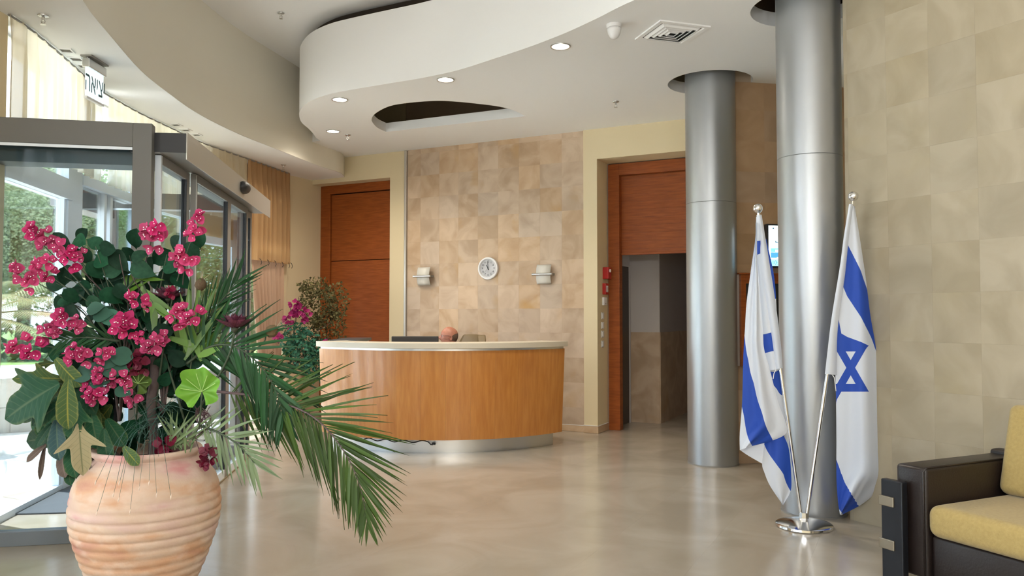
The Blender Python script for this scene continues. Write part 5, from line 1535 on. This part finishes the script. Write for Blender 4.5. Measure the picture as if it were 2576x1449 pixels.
# palm fronds
def blade_me(name, mat, bend=0.12, n=8, w=1.0):
    rows = []
    for i in range(n + 1):
        f = i / n; ww = w * (0.35 + 0.65 * min(1, f / 0.25)) * (1 - max(0, (f - 0.35) / 0.65) ** 1.6) + 0.02 * w
        rows.append([Vector((x * ww, f, -bend * f * f + abs(x) * 0.012)) for x in (-1, 0, 1)])
    m = MB(); m.grid(rows)
    me = m.mesh(name); me.materials.append(mat); me.polygons.foreach_set('use_smooth', [True] * len(me.polygons))
    return me
BL = {}
def blade(mat, bend):
    k = (mat.name, bend)
    if k not in BL:
        BL[k] = blade_me('leaflet', mat, bend)
    return BL[k]
def frond(pts, depth, n, len_fn, ang_fn, mat, width, label, bend=0.16, sag=0.0, rm=None, seed=1, name='palm_frond', root=None, rr0=0.007):
    """pts: rachis on the photo grid, depth: distance offsets; leaflets leave on both sides"""
    r_ = random.Random(seed)
    p3 = [tuple(uvz(u, v, d)) for (u, v), d in zip(pts, depth)]
    path = cr(p3, 10)
    P = np.array(path); d = np.r_[0, np.cumsum(np.linalg.norm(np.diff(P, axis=0), axis=1))]; tot = d[-1]
    def at(t):
        return Vector([float(np.interp(t * tot, d, P[:, k])) for k in range(3)])
    t0 = root or thing(name, at(0), label, 'plant', None)
    m = MB(); m.tube(path, list(np.linspace(rr0, 0.0016, len(path))), 6); ob('rachis', m, rm or stem_m, t0, smooth=True)
    for i in range(n):
        f = 0.06 + 0.94 * (i + 0.5) / n
        for side in (1, -1):
            ff = min(1.0, f + r_.uniform(-0.3, 0.3) / n)
            p = at(ff); T = (at(min(1, ff + 0.02)) - at(max(0, ff - 0.02))).normalized()
            a = math.radians(ang_fn(f, side) + r_.uniform(-5, 5))
            up_ = Vector((0, -1, 0)); sd = up_.cross(T).normalized() * -side
            dirv = (T * math.cos(a) + sd * math.sin(a) + Vector((0, r_.uniform(-0.25, 0.12), -sag))).normalized()
            L_ = len_fn(f, side) / 540 * r_.uniform(0.9, 1.08)
            nrm = Vector((r_.uniform(-.4, .4), -0.8, 0.5 + r_.uniform(-.3, .3)))
            inst('leaflet', blade(mat, bend), frame_m(p, dirv, nrm, width * r_.uniform(0.85, 1.15), L_, L_), t0)
    return t0
frond([(545, 985), (640, 996), (730, 1020), (800, 1058), (862, 1130), (904, 1218), (925, 1318)], [-0.02, -0.06, -0.12, -0.2, -0.26, -0.30, -0.32], 54,
      lambda f, s: (165 if s > 0 else 175) * (0.72 + 0.5 * math.sin(math.pi * min(1, f * 1.02)) - 0.38 * max(0, f - 0.6) / 0.4), lambda f, s: (58 - 40 * f) if s > 0 else (62 - 46 * f), palm_g, 0.0066,
      'long arching palm frond sweeping right and down over the floor', 0.10, 0.18, M('purple_rachis', (0.10, 0.06, 0.06), 0.6), 3)
frond([(470, 915), (530, 872), (590, 872), (650, 915), (695, 985), (715, 1060)], [0.0, -0.04, -0.08, -0.1, -0.12, -0.12], 34,
      lambda f, s: 150 * (0.75 + 0.4 * math.sin(math.pi * f)) * (1 - 0.35 * max(0, f - 0.7) / 0.3), lambda f, s: 62 - 38 * f, palm_d, 0.0085,
      'dense dark green palm frond drooping between the jar and the desk', 0.14, 0.16, None, 5)
frond([(455, 900), (500, 830), (550, 765), (598, 706)], [0.06, 0.08, 0.1, 0.12], 24,
      lambda f, s: 135 * (1 - 0.35 * f), lambda f, s: 30 - 10 * f, palm_d, 0.0065,
      'upright dark palm frond rising beside the sliding doors', 0.05, 0.0, None, 6)
frond([(500, 1070), (550, 1088), (600, 1120), (640, 1165)], [-0.06, -0.12, -0.16, -0.18], 13,
      lambda f, s: 105 * (0.8 + 0.3 * math.sin(math.pi * f)), lambda f, s: 62 - 38 * f, palm_p, 0.007,
      'small pale green palm frond low at the right side of the jar rim', 0.1, 0.12, None, 7)
frond([(300, 858), (240, 850), (190, 850), (150, 858)], [-0.05, -0.08, -0.1, -0.1], 16,
      lambda f, s: 85 * (1 - 0.3 * f), lambda f, s: 42 - 15 * f, palm_d, 0.006,
      'short spiky dark frond pointing left among the pink flowers', 0.1, 0.05, None, 8)
frond([(300, 760), (345, 700), (372, 740), (400, 790)], [0.02, 0.0, -0.02, -0.04], 8,
      lambda f, s: 80, lambda f, s: 25, blade_g, 0.012, 'short broad-bladed green frond in the middle of the bouquet', 0.1, 0.05, None, 9)
# bright strap leaves
t = thing('strap_leaf_plant', uvz(490, 900, 0.02), 'bright green strap-leaved plant standing upright right of the bouquet centre', 'plant')
for (u, v), (bu_, bv_) in zip(((447, 735), (468, 712), (480, 690), (500, 705), (520, 735), (545, 715), (560, 760), (420, 770), (535, 790), (575, 800), (400, 840), (590, 860), (560, 870), (440, 760)), [(485, 900)] * 14):
    b0 = uvz(bu_ + RND.uniform(-25, 25), bv_ + RND.uniform(-30, 10), RND.uniform(-0.05, 0.05)); e = uvz(u, v, RND.uniform(-0.12, 0.05))
    d = e - b0
    inst('leaf', blade(blade_g, 0.12), frame_m(b0, d, Vector((RND.uniform(-.5, .5), -1, 0.4)), 0.017, d.length, d.length * 0.6), t)
# pale reed blades at the rim
t = thing('reed_tuft', uvz(430, 1140, -0.1), 'tuft of pale narrow reed blades at the jar rim', 'plant')
for k in range(22):
    b0 = uvz(440 + RND.uniform(-40, 40), 1135 + RND.uniform(-25, 5), -0.1); e = uvz(RND.uniform(390, 560), RND.uniform(1030, 1075), RND.uniform(-0.2, 0.0)); d = e - b0
    inst('blade', blade(palm_p, 0.12), frame_m(b0, d, Vector((0.2, -1, 0.3)), 0.0055, d.length, d.length), t)

# croton leaves at the left
crot = thing('croton', uvz(180, 990, -0.1), 'croton with big lobed veined leaves hanging over the left of the jar', 'plant')
def lobed_me(name, mat, wid, lobes=((0.35, 1.0, 0.12),), bend=0.18):
    rows = []; n = 26
    for i in range(n + 1):
        f = i / n
        w = wid * (0.18 + 0.82 * min(1, f / 0.5) ** 0.7) * (1 - max(0, (f - 0.72) / 0.28) ** 2.2) + 0.004
        ext = sum(a * math.exp(-((f - c) / s) ** 2) for c, a, s in lobes)
        row = []
        for x in (-1, -0.7, -0.35, 0, 0.35, 0.7, 1):
            xx = x * (w + ext * wid * (abs(x) ** 1.5))
            sweep = 0.12 * ext * abs(x) ** 2
            row.append(Vector((xx, f + sweep, -bend * f * f + 0.10 * abs(xx) - 0.012 * (x == 0) + 0.006 * math.sin(f * 58) * abs(x))))
        rows.append(row)
    m = MB(); m.grid(rows)
    me = m.mesh(name); me.materials.append(mat); me.polygons.foreach_set('use_smooth', [True] * len(me.polygons))
    ul = me.uv_layers.new(name='UVMap')
    for l in me.loops:
        j = l.vertex_index % 7; i = l.vertex_index // 7
        ul.data[l.index].uv = ((-1, -0.7, -0.35, 0, 0.35, 0.7, 1)[j], i / n)
    return me
cm_green = vein_leaf_mat('croton_green', (0.010, 0.052, 0.020), (0.12, 0.15, 0.07), (0.14, 0.15, 0.04), 0.45)
cm_pale = vein_leaf_mat('croton_pale', (0.34, 0.29, 0.16), (0.10, 0.12, 0.05), (0.45, 0.37, 0.22), 0.9)
cm_yel = vein_leaf_mat('croton_yellow', (0.035, 0.065, 0.018), (0.24, 0.21, 0.03), (0.18, 0.16, 0.04), 0.75)
cm_blue = vein_leaf_mat('croton_blue', (0.022, 0.055, 0.055), (0.13, 0.18, 0.09), (0.18, 0.21, 0.09), 0.5)
cm_brown = vein_leaf_mat('croton_brown', (0.085, 0.058, 0.042), (0.16, 0.115, 0.09), (0.18, 0.14, 0.11), 0.8)
three = ((0.34, 1.5, 0.12),)
L_green3 = lobed_me('leaf', cm_green, 0.21, three); L_green = lobed_me('leaf', cm_green, 0.20, ()); L_pale = lobed_me('leaf', cm_pale, 0.15, ((0.30, 1.9, 0.09),))
L_yel3 = lobed_me('leaf', cm_yel, 0.18, ((0.40, 1.4, 0.10),)); L_yel = lobed_me('leaf', cm_yel, 0.16, ()); L_blue = lobed_me('leaf', cm_blue, 0.20, ()); L_brown = lobed_me('leaf', cm_brown, 0.19, ()); L_thin = lobed_me('leaf', cm_brown, 0.07, ())
z8 = lambda a, b: (a / 4.025, 880 + b / 4.025)
for (a, b, me, ws, dy) in (((600, 340), (-20, 670), L_green3, 1.3, -0.20), ((640, 290), (95, 265), L_yel3, 0.75, -0.10), ((640, 530), (290, 745), L_green, 1.35, -0.14), ((690, 300), (650, 800), L_yel, 1.35, -0.24),
                             ((790, 520), (690, 905), L_green3, 1.15, -0.20), ((530, 740), (335, 965), L_green, 1.0, -0.10), ((470, 960), (248, 1115), L_brown, 1.0, -0.08), ((575, 700), (555, 1115), L_blue, 1.15, -0.16),
                             ((460, 950), (380, 1310), L_thin, 1.0, -0.06), ((800, 745), (825, 1265), L_pale, 1.15, -0.22), ((625, 1010), (620, 1290), L_brown, 1.3, -0.10), ((705, 920), (730, 1290), L_green, 1.1, -0.12),
                             ((690, 1130), (705, 1360), L_green, 1.0, -0.08), ((800, 1080), (805, 1335), L_yel, 1.1, -0.10), ((905, 1100), (925, 1370), L_thin, 1.0, -0.16), ((560, 90), (780, 360), L_yel, 1.3, -0.14),
                             ((1250, 980), (1380, 1155), L_yel, 1.4, -0.24), ((1050, 800), (1060, 1170), L_green, 1.2, -0.16), ((560, 130), (360, 150), L_yel3, 0.8, -0.06), ((920, 620), (960, 1000), L_green, 1.3, -0.1), ((880, 880), (900, 1150), L_brown, 1.2, -0.05),
                             ((1080, 700), (1240, 960), L_green, 1.2, -0.05), ((700, 480), (560, 900), L_green, 1.2, -0.02), ((760, 300), (930, 640), L_green3, 1.1, -0.12), ((480, 560), (420, 900), L_green, 1.3, 0.0)):
    p = uvz(*z8(*a), dy); e = uvz(*z8(*b), dy - 0.05); d = e - p
    inst('leaf', me, frame_m(p, d, Vector((RND.uniform(-.35, .35), -1, 0.45)), d.length * ws, d.length, d.length), crot)
for k in range(26):                                                # shaded leaves deeper in
    u, v = RND.uniform(120, 290), RND.uniform(930, 1110)
    p = uvz(u, v, RND.uniform(-0.02, 0.10)); d = img_dir(RND.uniform(190, 320), RND.uniform(-0.3, 0.3)); ln = RND.uniform(0.14, 0.24)
    inst('leaf', RND.choice((L_green, L_green, L_yel, L_green3)), frame_m(p, d, face_n(0.5), ln * 1.2, ln, ln), crot)
for (a, b) in (((600, 340), (760, 480)), ((690, 300), (780, 500)), ((530, 740), (760, 620)), ((575, 700), (770, 600)), ((800, 745), (800, 600)), ((1050, 800), (860, 620))):
    m = MB(); p, e = uvz(*z8(*a), -0.12), uvz(*z8(*b), -0.02); m.tube([p, (p + e) / 2 + UP * 0.02, e], 0.004, 6); ob('petiole', m, stem_m, crot, smooth=True)
m = MB(); m.tube([uvz(*z8(780, 520), -0.03), uvz(240, 1100, 0.02), uvz(300, 1150, 0.02)], 0.010, 8); ob('stem', m, wood_stem, crot, smooth=True)

# ruffled bright leaf, and the darker round one behind it
def ruffle(label, u, v, rad, mat, dy, rot, name='ruffled_leaf'):
    c = uvz(u, v, dy)
    t = thing(name, c, label, 'leaf')
    rows = []
    for i in range(9):
        f = i / 8; row = []
        for j in range(49):
            a = math.radians(-65 + 310 * j / 48)
            rr = rad * f * (1 + 0.07 * math.sin(a * 7) * f) * (0.82 + 0.18 * math.sin(a))
            hgt = 0.16 * rad * f * math.cos(a * 6.0) * (0.4 + f) + 0.22 * rad * f * f
            ca, sa = math.cos(a + rot), math.sin(a + rot)
            row.append(c + Vector((ca * rr, -hgt - 0.12 * rr, sa * rr)))
        rows.append(row)
    m = MB(); m.grid(rows); ob('blade', m, mat, t, smooth=True)
    m = MB(); m.tube([c, c + Vector((-0.01, 0.02, -0.06)), c + Vector((-0.03, 0.05, -0.17))], 0.004, 6); ob('stalk', m, stem_m, t, smooth=True)
    m = MB()
    for k in range(5):
        a = math.radians(20 + 35 * k) + rot
        m.tube([c + Vector((0, -0.004, 0)), c + Vector((math.cos(a) * rad * 0.75, -0.33 * rad, math.sin(a) * rad * 0.75))], 0.0016, 5)
    ob('veins', m, M('pale_vein', (0.32, 0.48, 0.14), 0.5), t)
ruffle('big bright lime-green ruffled leaf right of the bouquet centre', 508, 985, 0.108, M('lime_leaf', (0.20, 0.42, 0.05), 0.45, noise=(9, (0.13, 0.32, 0.03), 3), trans=0.3), -0.22, 0.15)
ruffle('olive green round ruffled leaf left of the thick stem', 348, 965, 0.075, M('olive_leaf', (0.10, 0.16, 0.025), 0.5, noise=(9, (0.06, 0.11, 0.02), 3), trans=0.2), -0.08, -0.2)

# dried lotus flowers and spiky seed heads
lot_m = M('lotus_petal', (0.15, 0.035, 0.065), 0.55, noise=(14, (0.05, 0.008, 0.02), 3), rnd=0.25, trans=0.15)
lot_me = leaf_me('petal', lot_m, 0.26, -0.12, 0.30)
def lotus(u, v, s, label, dy=-0.1):
    c = uvz(u, v, dy)
    t = thing('lotus_flower', c, label, 'flower')
    for ring_, (nn, el, ln) in enumerate(((9, 12, 1.0), (8, 38, 0.85), (6, 62, 0.7))):
        for k in range(nn):
            w = 2 * math.pi * (k + 0.5 * ring_) / nn; e = math.radians(el + RND.uniform(-8, 8))
            d = Vector((math.cos(w) * math.cos(e), math.sin(w) * math.cos(e), math.sin(e)))
            inst('petal', lot_me, frame_m(c + d * s * 0.12, d, UP - d * d.z, s * ln, s * ln, s * ln), t)
    m = MB(); m.lathe([(0.0001, -0.3 * s), (0.16 * s, -0.12 * s), (0.2 * s, 0), (0.0001, 0.1 * s)], c, 12); ob('calyx', m, M('lotus_calyx', (0.035, 0.04, 0.02), 0.7), t, smooth=True)
    m = MB(); m.tube(cr([tuple(c - UP * 0.25 * s), tuple(c + Vector((-0.05, 0.03, -0.16))), tuple(uvz(470, 1080, 0.02))], 8), 0.005, 7); ob('stem', m, stem_m, t, smooth=True)
lotus(590, 826, 0.085, 'burgundy lotus flower with spread petals beside the sliding door')
lotus(424, 752, 0.075, 'burgundy lotus flower half hidden by green blades', 0.0)
def seedhead(u, v, s, label, spikes, ang, col):
    c = uvz(u, v, -0.06); d = img_dir(ang, -0.1)
    t = thing('seed_head', c, label, 'flower')
    m = MB(); m.lathe([(0.0001, -1.1 * s), (0.55 * s, -0.9 * s), (0.95 * s, -0.3 * s), (0.9 * s, 0.3 * s), (0.55 * s, 0.9 * s), (0.2 * s, 1.1 * s), (0.0001, 1.1 * s)], c, 16, ax=d); ob('head', m, M('seed_head_skin', col, 0.8, bump=(90, 0.5)), t, smooth=True)
    for k in range(spikes):
        e = (d + Vector((RND.uniform(-.7, .7), RND.uniform(-.4, .4), RND.uniform(-.7, .7)))).normalized()
        m = MB(); m.tube([c + d * s * 0.6, c + d * s * 0.6 + e * s * RND.uniform(1.6, 2.6)], [0.0016, 0.0004], 5); ob('spike', m, M('straw', (0.36, 0.30, 0.20), 0.8) if k == 0 else bpy.data.materials['straw'], t)
    m = MB(); m.tube(cr([tuple(c - d * s), tuple(c - d * s * 3 - UP * 0.03), tuple(uvz(470, 1000, 0.03))], 8), 0.0035, 6); ob('stem', m, stem_m, t, smooth=True)
seedhead(684, 833, 0.030, 'brown spiky seed head on a long stalk in front of the curtain', 12, 35, (0.12, 0.075, 0.03))
seedhead(505, 716, 0.027, 'dark brown round seed head above the strap leaves', 5, 80, (0.075, 0.045, 0.018))

# thin grass strands hanging over the jar
t = thing('grass_strands', uvz(400, 1090, -0.15), 'thin dark green grass strands hanging over the front of the jar', 'plant')
strand_m = M('grass_strand', (0.025, 0.075, 0.055), 0.6); tipm = M('dry_tip', (0.62, 0.48, 0.38), 0.8)
tips = [(243, 1292), (285, 1245), (298, 1258), (327, 1288), (394, 1245), (300, 1215), (375, 1215), (240, 1215), (430, 1250), (350, 1230)]
for k in range(46):
    hang = k < len(tips)
    b0 = uvz(405 + RND.uniform(-60, 30), 1090 + RND.uniform(-60, 40), RND.uniform(-0.08, 0.05))
    if hang:
        e = uvz(tips[k][0], tips[k][1], -0.40); mid = uvz((tips[k][0] + 400) / 2 - 10, 1090, -0.32); ctl = [tuple(b0), tuple(mid), tuple(e)]
    else:
        e = uvz(RND.uniform(290, 500), RND.uniform(985, 1150), RND.uniform(-0.24, -0.05)); ctl = [tuple(b0), tuple((b0 + e) / 2 + UP * 0.04), tuple(e)]
    m = MB(); pth = cr(ctl, 7); m.tube(pth, list(np.linspace(0.0016, 0.0007, len(pth))), 4); sd = ob('strand', m, strand_m, t)
    if hang:
        m = MB(); m.lathe([(0.0003, -0.012), (0.0034, 0.0), (0.0003, 0.012)], e, 6, ax=(0.15, 0, 1)); ob('seed', m, tipm, sd)
# purple tangled vine on the right of the rim
t = thing('twisted_vine', uvz(515, 1080, -0.02), 'tangled dark vine twigs at the right edge of the jar', 'plant')
vm = M('vine_twig', (0.09, 0.04, 0.05), 0.7)
for k in range(16):
    pts = [tuple(uvz(505 + RND.uniform(-18, 28), 1030 + 22 * j + RND.uniform(-12, 12), -0.05 + RND.uniform(-0.05, 0.05))) for j in range(RND.randint(3, 5))]
    m = MB(); m.tube(cr(pts, 5), 0.0018, 5); ob('twig', m, vm, t, smooth=True)

# ------------------------------------------------------------------ planter with ivy beside the desk
PY = 10.75
pc = at_Y(728, 970, PY); pc.z = 0
ptop = at_Y(728, 928, PY).z
m = MB(); m.lathe([(0.12, 0), (0.14, 0.02), (0.19, ptop * 0.8), (0.205, ptop - 0.05), (0.215, ptop - 0.03), (0.215, ptop), (0.19, ptop), (0.185, ptop - 0.06), (0.0001, ptop - 0.07)], pc, 40)
tag(ob('tall_planter', m, M('beige_pot', (0.50, 0.36, 0.24), 0.7, noise=(6, (0.42, 0.29, 0.18))), smooth=True, sharp=40), 'tall beige planter standing between the curtain and the reception desk', 'planter')
def foliage(mb, c, rad, n, size, rr, shell=0.45):
    """n small leaves filling an ellipsoid, each a folded pair of triangles pointing its own way"""
    for _ in range(n):
        d = Vector((rr.gauss(0, 1), rr.gauss(0, 1), rr.gauss(0, 1))).normalized()
        q_ = shell + (1 - shell) * rr.random() ** 0.5
        p = Vector(c) + Vector((d.x * rad[0], d.y * rad[1], d.z * rad[2])) * q_
        y = Vector((rr.gauss(0, 1), rr.gauss(0, 1), rr.gauss(0, 1) - 0.4)).normalized(); x = y.orthogonal().normalized()
        x = (x * math.cos(rr.random() * 6.3) + y.cross(x) * math.sin(rr.random() * 6.3)).normalized(); z = x.cross(y)
        s = size * rr.uniform(0.7, 1.3)
        mb.add([p, p + x * s * 0.34 + y * s * 0.45 + z * s * 0.08, p + y * s, p - x * s * 0.34 + y * s * 0.45 + z * s * 0.08], [(0, 1, 2), (0, 2, 3)])
    return mb
rr = random.Random(5)
iv = thing('ivy_plant', pc + UP * ptop, 'artificial ivy with brownish and teal leaves in the tall planter', 'plant')
ivy1 = M('variegated_ivy', (0.038, 0.046, 0.014), 0.7, spec=0.1, noise=(45, (0.19, 0.155, 0.07), 2))
m = MB()
for (u, v, ru, rv, n) in ((800, 770, 55, 60, 420), (825, 830, 45, 60, 260), (790, 720, 40, 22, 110), (850, 760, 28, 50, 120)):
    foliage(m, at_Y(u, v, PY + 0.1), (ru / 186, 0.2, rv / 186), int(n * 2.0), 0.046, rr)
ob('variegated_leaves', m, ivy1, iv, kind='stuff')
m = MB()
for (u, v, ru, rv, n) in ((765, 880, 55, 55, 330), (735, 850, 35, 45, 150), (800, 900, 40, 55, 200), (790, 925, 30, 35, 90)):
    foliage(m, at_Y(u, v, PY - 0.05), (ru / 186, 0.18, rv / 186), int(n * 1.7), 0.058, rr)
ob('teal_leaves', m, M('teal_ivy', (0.055, 0.19, 0.115), 0.6, spec=0.15, noise=(30, (0.035, 0.12, 0.075), 2)), iv, kind='stuff')
for (u, v) in ((742, 765), (735, 790), (722, 812), (755, 780), (768, 795), (700, 850), (820, 870)):
    me, ms = clus[RND.randrange(4)]; me = me.copy(); me.materials.clear(); me.materials.append(bpy.data.materials.get('magenta_bract') or M('magenta_bract', (0.36, 0.02, 0.14), 0.6))
    inst('flower_cluster', me, frame_m(at_Y(u, v, PY - 0.2), img_dir(RND.uniform(0, 360)), face_n(0.3), 1.5, 1.5, 1.5), iv)
for k in range(9):
    m = MB(); e = at_Y(RND.uniform(720, 860), RND.uniform(740, 880), PY); b0 = pc + UP * (ptop - 0.06)
    m.tube(cr([tuple(b0), tuple((b0 + e) / 2 + Vector((RND.uniform(-.05, .05), 0, 0.12))), tuple(e)], 6), 0.005, 6); ob('stem', m, wood_stem, iv, smooth=True)
# ------------------------------------------------------------------ outdoors
m = MB(); m.box((-45, -30, -0.3), (-4.1, 60, -0.03)); m.box((-4.1, 13.4, -0.3), (20, 60, -0.03)); struct(ob('ground_paving', m, 'paving'))
W0, W1 = Vector((-10.5, 6.9, 0)), Vector((-3.2, 12.6, 0))
we = (W1 - W0).normalized(); wn = Vector((-we.y, we.x, 0)); wl = (W1 - W0).length
lw = thing('garden_wall', (W0 + W1) / 2, 'low pale stone garden wall outside the entrance glazing', 'wall')
nb_ = int(wl / 0.75)
bme_ = {}
for r_ in range(2):
    x = -0.35 * r_
    while x < wl:
        m_ = MB()
        if 'b' not in bme_:
            m_.obox((0, 0, 0), we, wn, UP, 0.372, 0.14, 0.157); q_ = m_.mesh('block'); q_.materials.append(MAT['kerb']); bme_['b'] = q_
        c = W0 + we * (x + 0.375) + wn * (0.14 + 0.004 * ((int(x * 7) + r_) % 3)) + UP * (0.13 + 0.32 * r_)
        inst('block', bme_['b'], Matrix.Translation(c), lw); x += 0.75
m = MB(); c = (W0 + W1) / 2 + wn * 0.14 + UP * 0.635; m.obox(c, we, wn, UP, wl / 2, 0.18, 0.03); ob('coping', m, 'kerb', lw, bev=0.005)
def plan_poly(pts, z0, z1, name, mat):
    m = MB(); m.prism(pts, z0, z1); return struct(ob(name, m, mat))
a = W0 + wn * 0.29 - we * 20; b = W1 + wn * 0.29 + we * 10
plan_poly([(a.x, a.y), (b.x, b.y), ((b + wn * 3.6).x, (b + wn * 3.6).y), ((a + wn * 3.6).x, (a + wn * 3.6).y)], -0.02, 0.62, 'ground_terrace', 'paving')
a2, b2 = a + wn * 3.6, b + wn * 3.6
plan_poly([(a2.x, a2.y), (b2.x, b2.y), ((b2 + wn * 40).x, (b2 + wn * 40).y), ((a2 + wn * 40).x, (a2 + wn * 40).y)], -0.02, 0.60, 'lawn', 'grass')
olive_l = M('olive_foliage', (0.44, 0.50, 0.33), 0.7, noise=(1.6, (0.20, 0.26, 0.13), 5), trans=0.3)
green_l = M('tree_foliage', (0.20, 0.31, 0.12), 0.7, noise=(1.6, (0.08, 0.15, 0.045), 5), trans=0.3)
rr = random.Random(9)
def tree(u, v, Y, rad, n, size, mat, label):
    c = at_Y(u, v, Y)
    t = thing('garden_tree', (c.x, c.y, 0.6), label, 'tree', 'garden trees outside')
    m = MB()
    for k in range(7):
        d = Vector((rr.uniform(-1, 1), rr.uniform(-1, 1), rr.uniform(-0.8, 0.8)))
        foliage(m, c + Vector((d.x * rad * 0.5, d.y * rad * 0.5, d.z * rad * 0.45)), (rad * 0.55, rad * 0.55, rad * 0.5), n // 7, size, rr, 0.3)
    ob('foliage', m, mat, t, kind='stuff')
    m = MB(); m.tube([(c.x, c.y, 0.55), (c.x + 0.1, c.y, c.z - rad * 0.5), (c.x - 0.1, c.y, c.z + rad * 0.3)], [0.16, 0.11, 0.04], 10); ob('trunk', m, 'bark', t, smooth=True)
    for k in range(4):
        w = rr.uniform(0, 6.3); s = Vector((c.x, c.y, c.z - rad * 0.6)); m = MB(); m.tube([s, s + Vector((math.cos(w) * rad * 0.3, math.sin(w) * rad * 0.3, rad * 0.4)), s + Vector((math.cos(w) * rad * 0.6, math.sin(w) * rad * 0.6, rad * 0.7))], [0.06, 0.04, 0.015], 7); ob('branch', m, 'bark', t, smooth=True)
tree(60, 560, 17.0, 2.2, 60000, 0.055, olive_l, 'pale olive-green tree seen left of the white door post')
tree(235, 590, 24.0, 3.0, 40000, 0.085, green_l, 'darker green tree seen behind the upper bougainvillea leaves')
tree(-150, 480, 27.0, 4.4, 16000, 0.18, olive_l, 'tall pale tree at the far left edge of the glazing')
tree(430, 640, 34.0, 4.6, 14000, 0.2, green_l, 'green tree seen dimly through the sliding door panes')
tree(640, 760, 26.0, 2.6, 12000, 0.13, green_l, 'green tree visible in the gap beside the gathered curtain')
m = MB()
for k in range(26):
    foliage(m, a2 + wn * 1.8 + we * (16 + k * 0.9) + UP * 0.95, (0.7, 0.6, 0.45), 260, 0.14, rr, 0.4)
o = ob('hedge', m, M('hedge_leaves', (0.07, 0.13, 0.035), 0.7, noise=(2, (0.035, 0.07, 0.02), 3)), kind='stuff'); o['label'] = 'low dark green hedge beyond the lawn'; o['category'] = 'hedge'
# cycad with drooping fronds, its crown just left of the view
cy0 = at_Y(-70, 800, 8.6)
t = thing('garden_palm', (cy0.x, cy0.y, 0), 'palm outside whose grey-green fronds droop across the left glazing', 'palm')
m = MB(); m.tube([(cy0.x, cy0.y, -0.03), (cy0.x + 0.03, cy0.y, cy0.z * 0.5), (cy0.x, cy0.y, cy0.z)], [0.20, 0.17, 0.15], 12); ob('trunk', m, 'bark', t, smooth=True)
fm = M('palm_frond_outdoor', (0.16, 0.24, 0.09), 0.6, noise=(3, (0.30, 0.22, 0.09), 2), trans=0.3)
for k in range(16):
    w = 2 * math.pi * k / 16 + 0.2; el = (0.75, 0.25, 0.5, 0.05)[k % 4]
    d = Vector((math.cos(w), math.sin(w), 0)); L_ = 1.25
    path = [cy0 + d * L_ * f + UP * (math.sin(el) * L_ * f * 1.1 - 0.75 * L_ * f ** 2.4 * 0.55) for f in np.linspace(0, 1, 16)]
    m = MB(); m.tube(path, list(np.linspace(0.012, 0.003, 16)), 5)
    sd = Vector((-d.y, d.x, 0))
    for i in range(1, 46):
        f = 0.12 + 0.88 * i / 45; j = min(14, int(f * 15)); fr_ = f * 15 - j
        p = path[j].lerp(path[j + 1], fr_)
        for s in (-1, 1):
            e = (sd * s * 0.85 + d * 0.45 - UP * 0.35).normalized(); ll = 0.30 * math.sin(math.pi * (0.1 + 0.85 * f)) + 0.05
            m.add([p - d * 0.008, p + d * 0.008, p + e * ll], [(0, 1, 2)])
    ob('frond', m, fm, t)
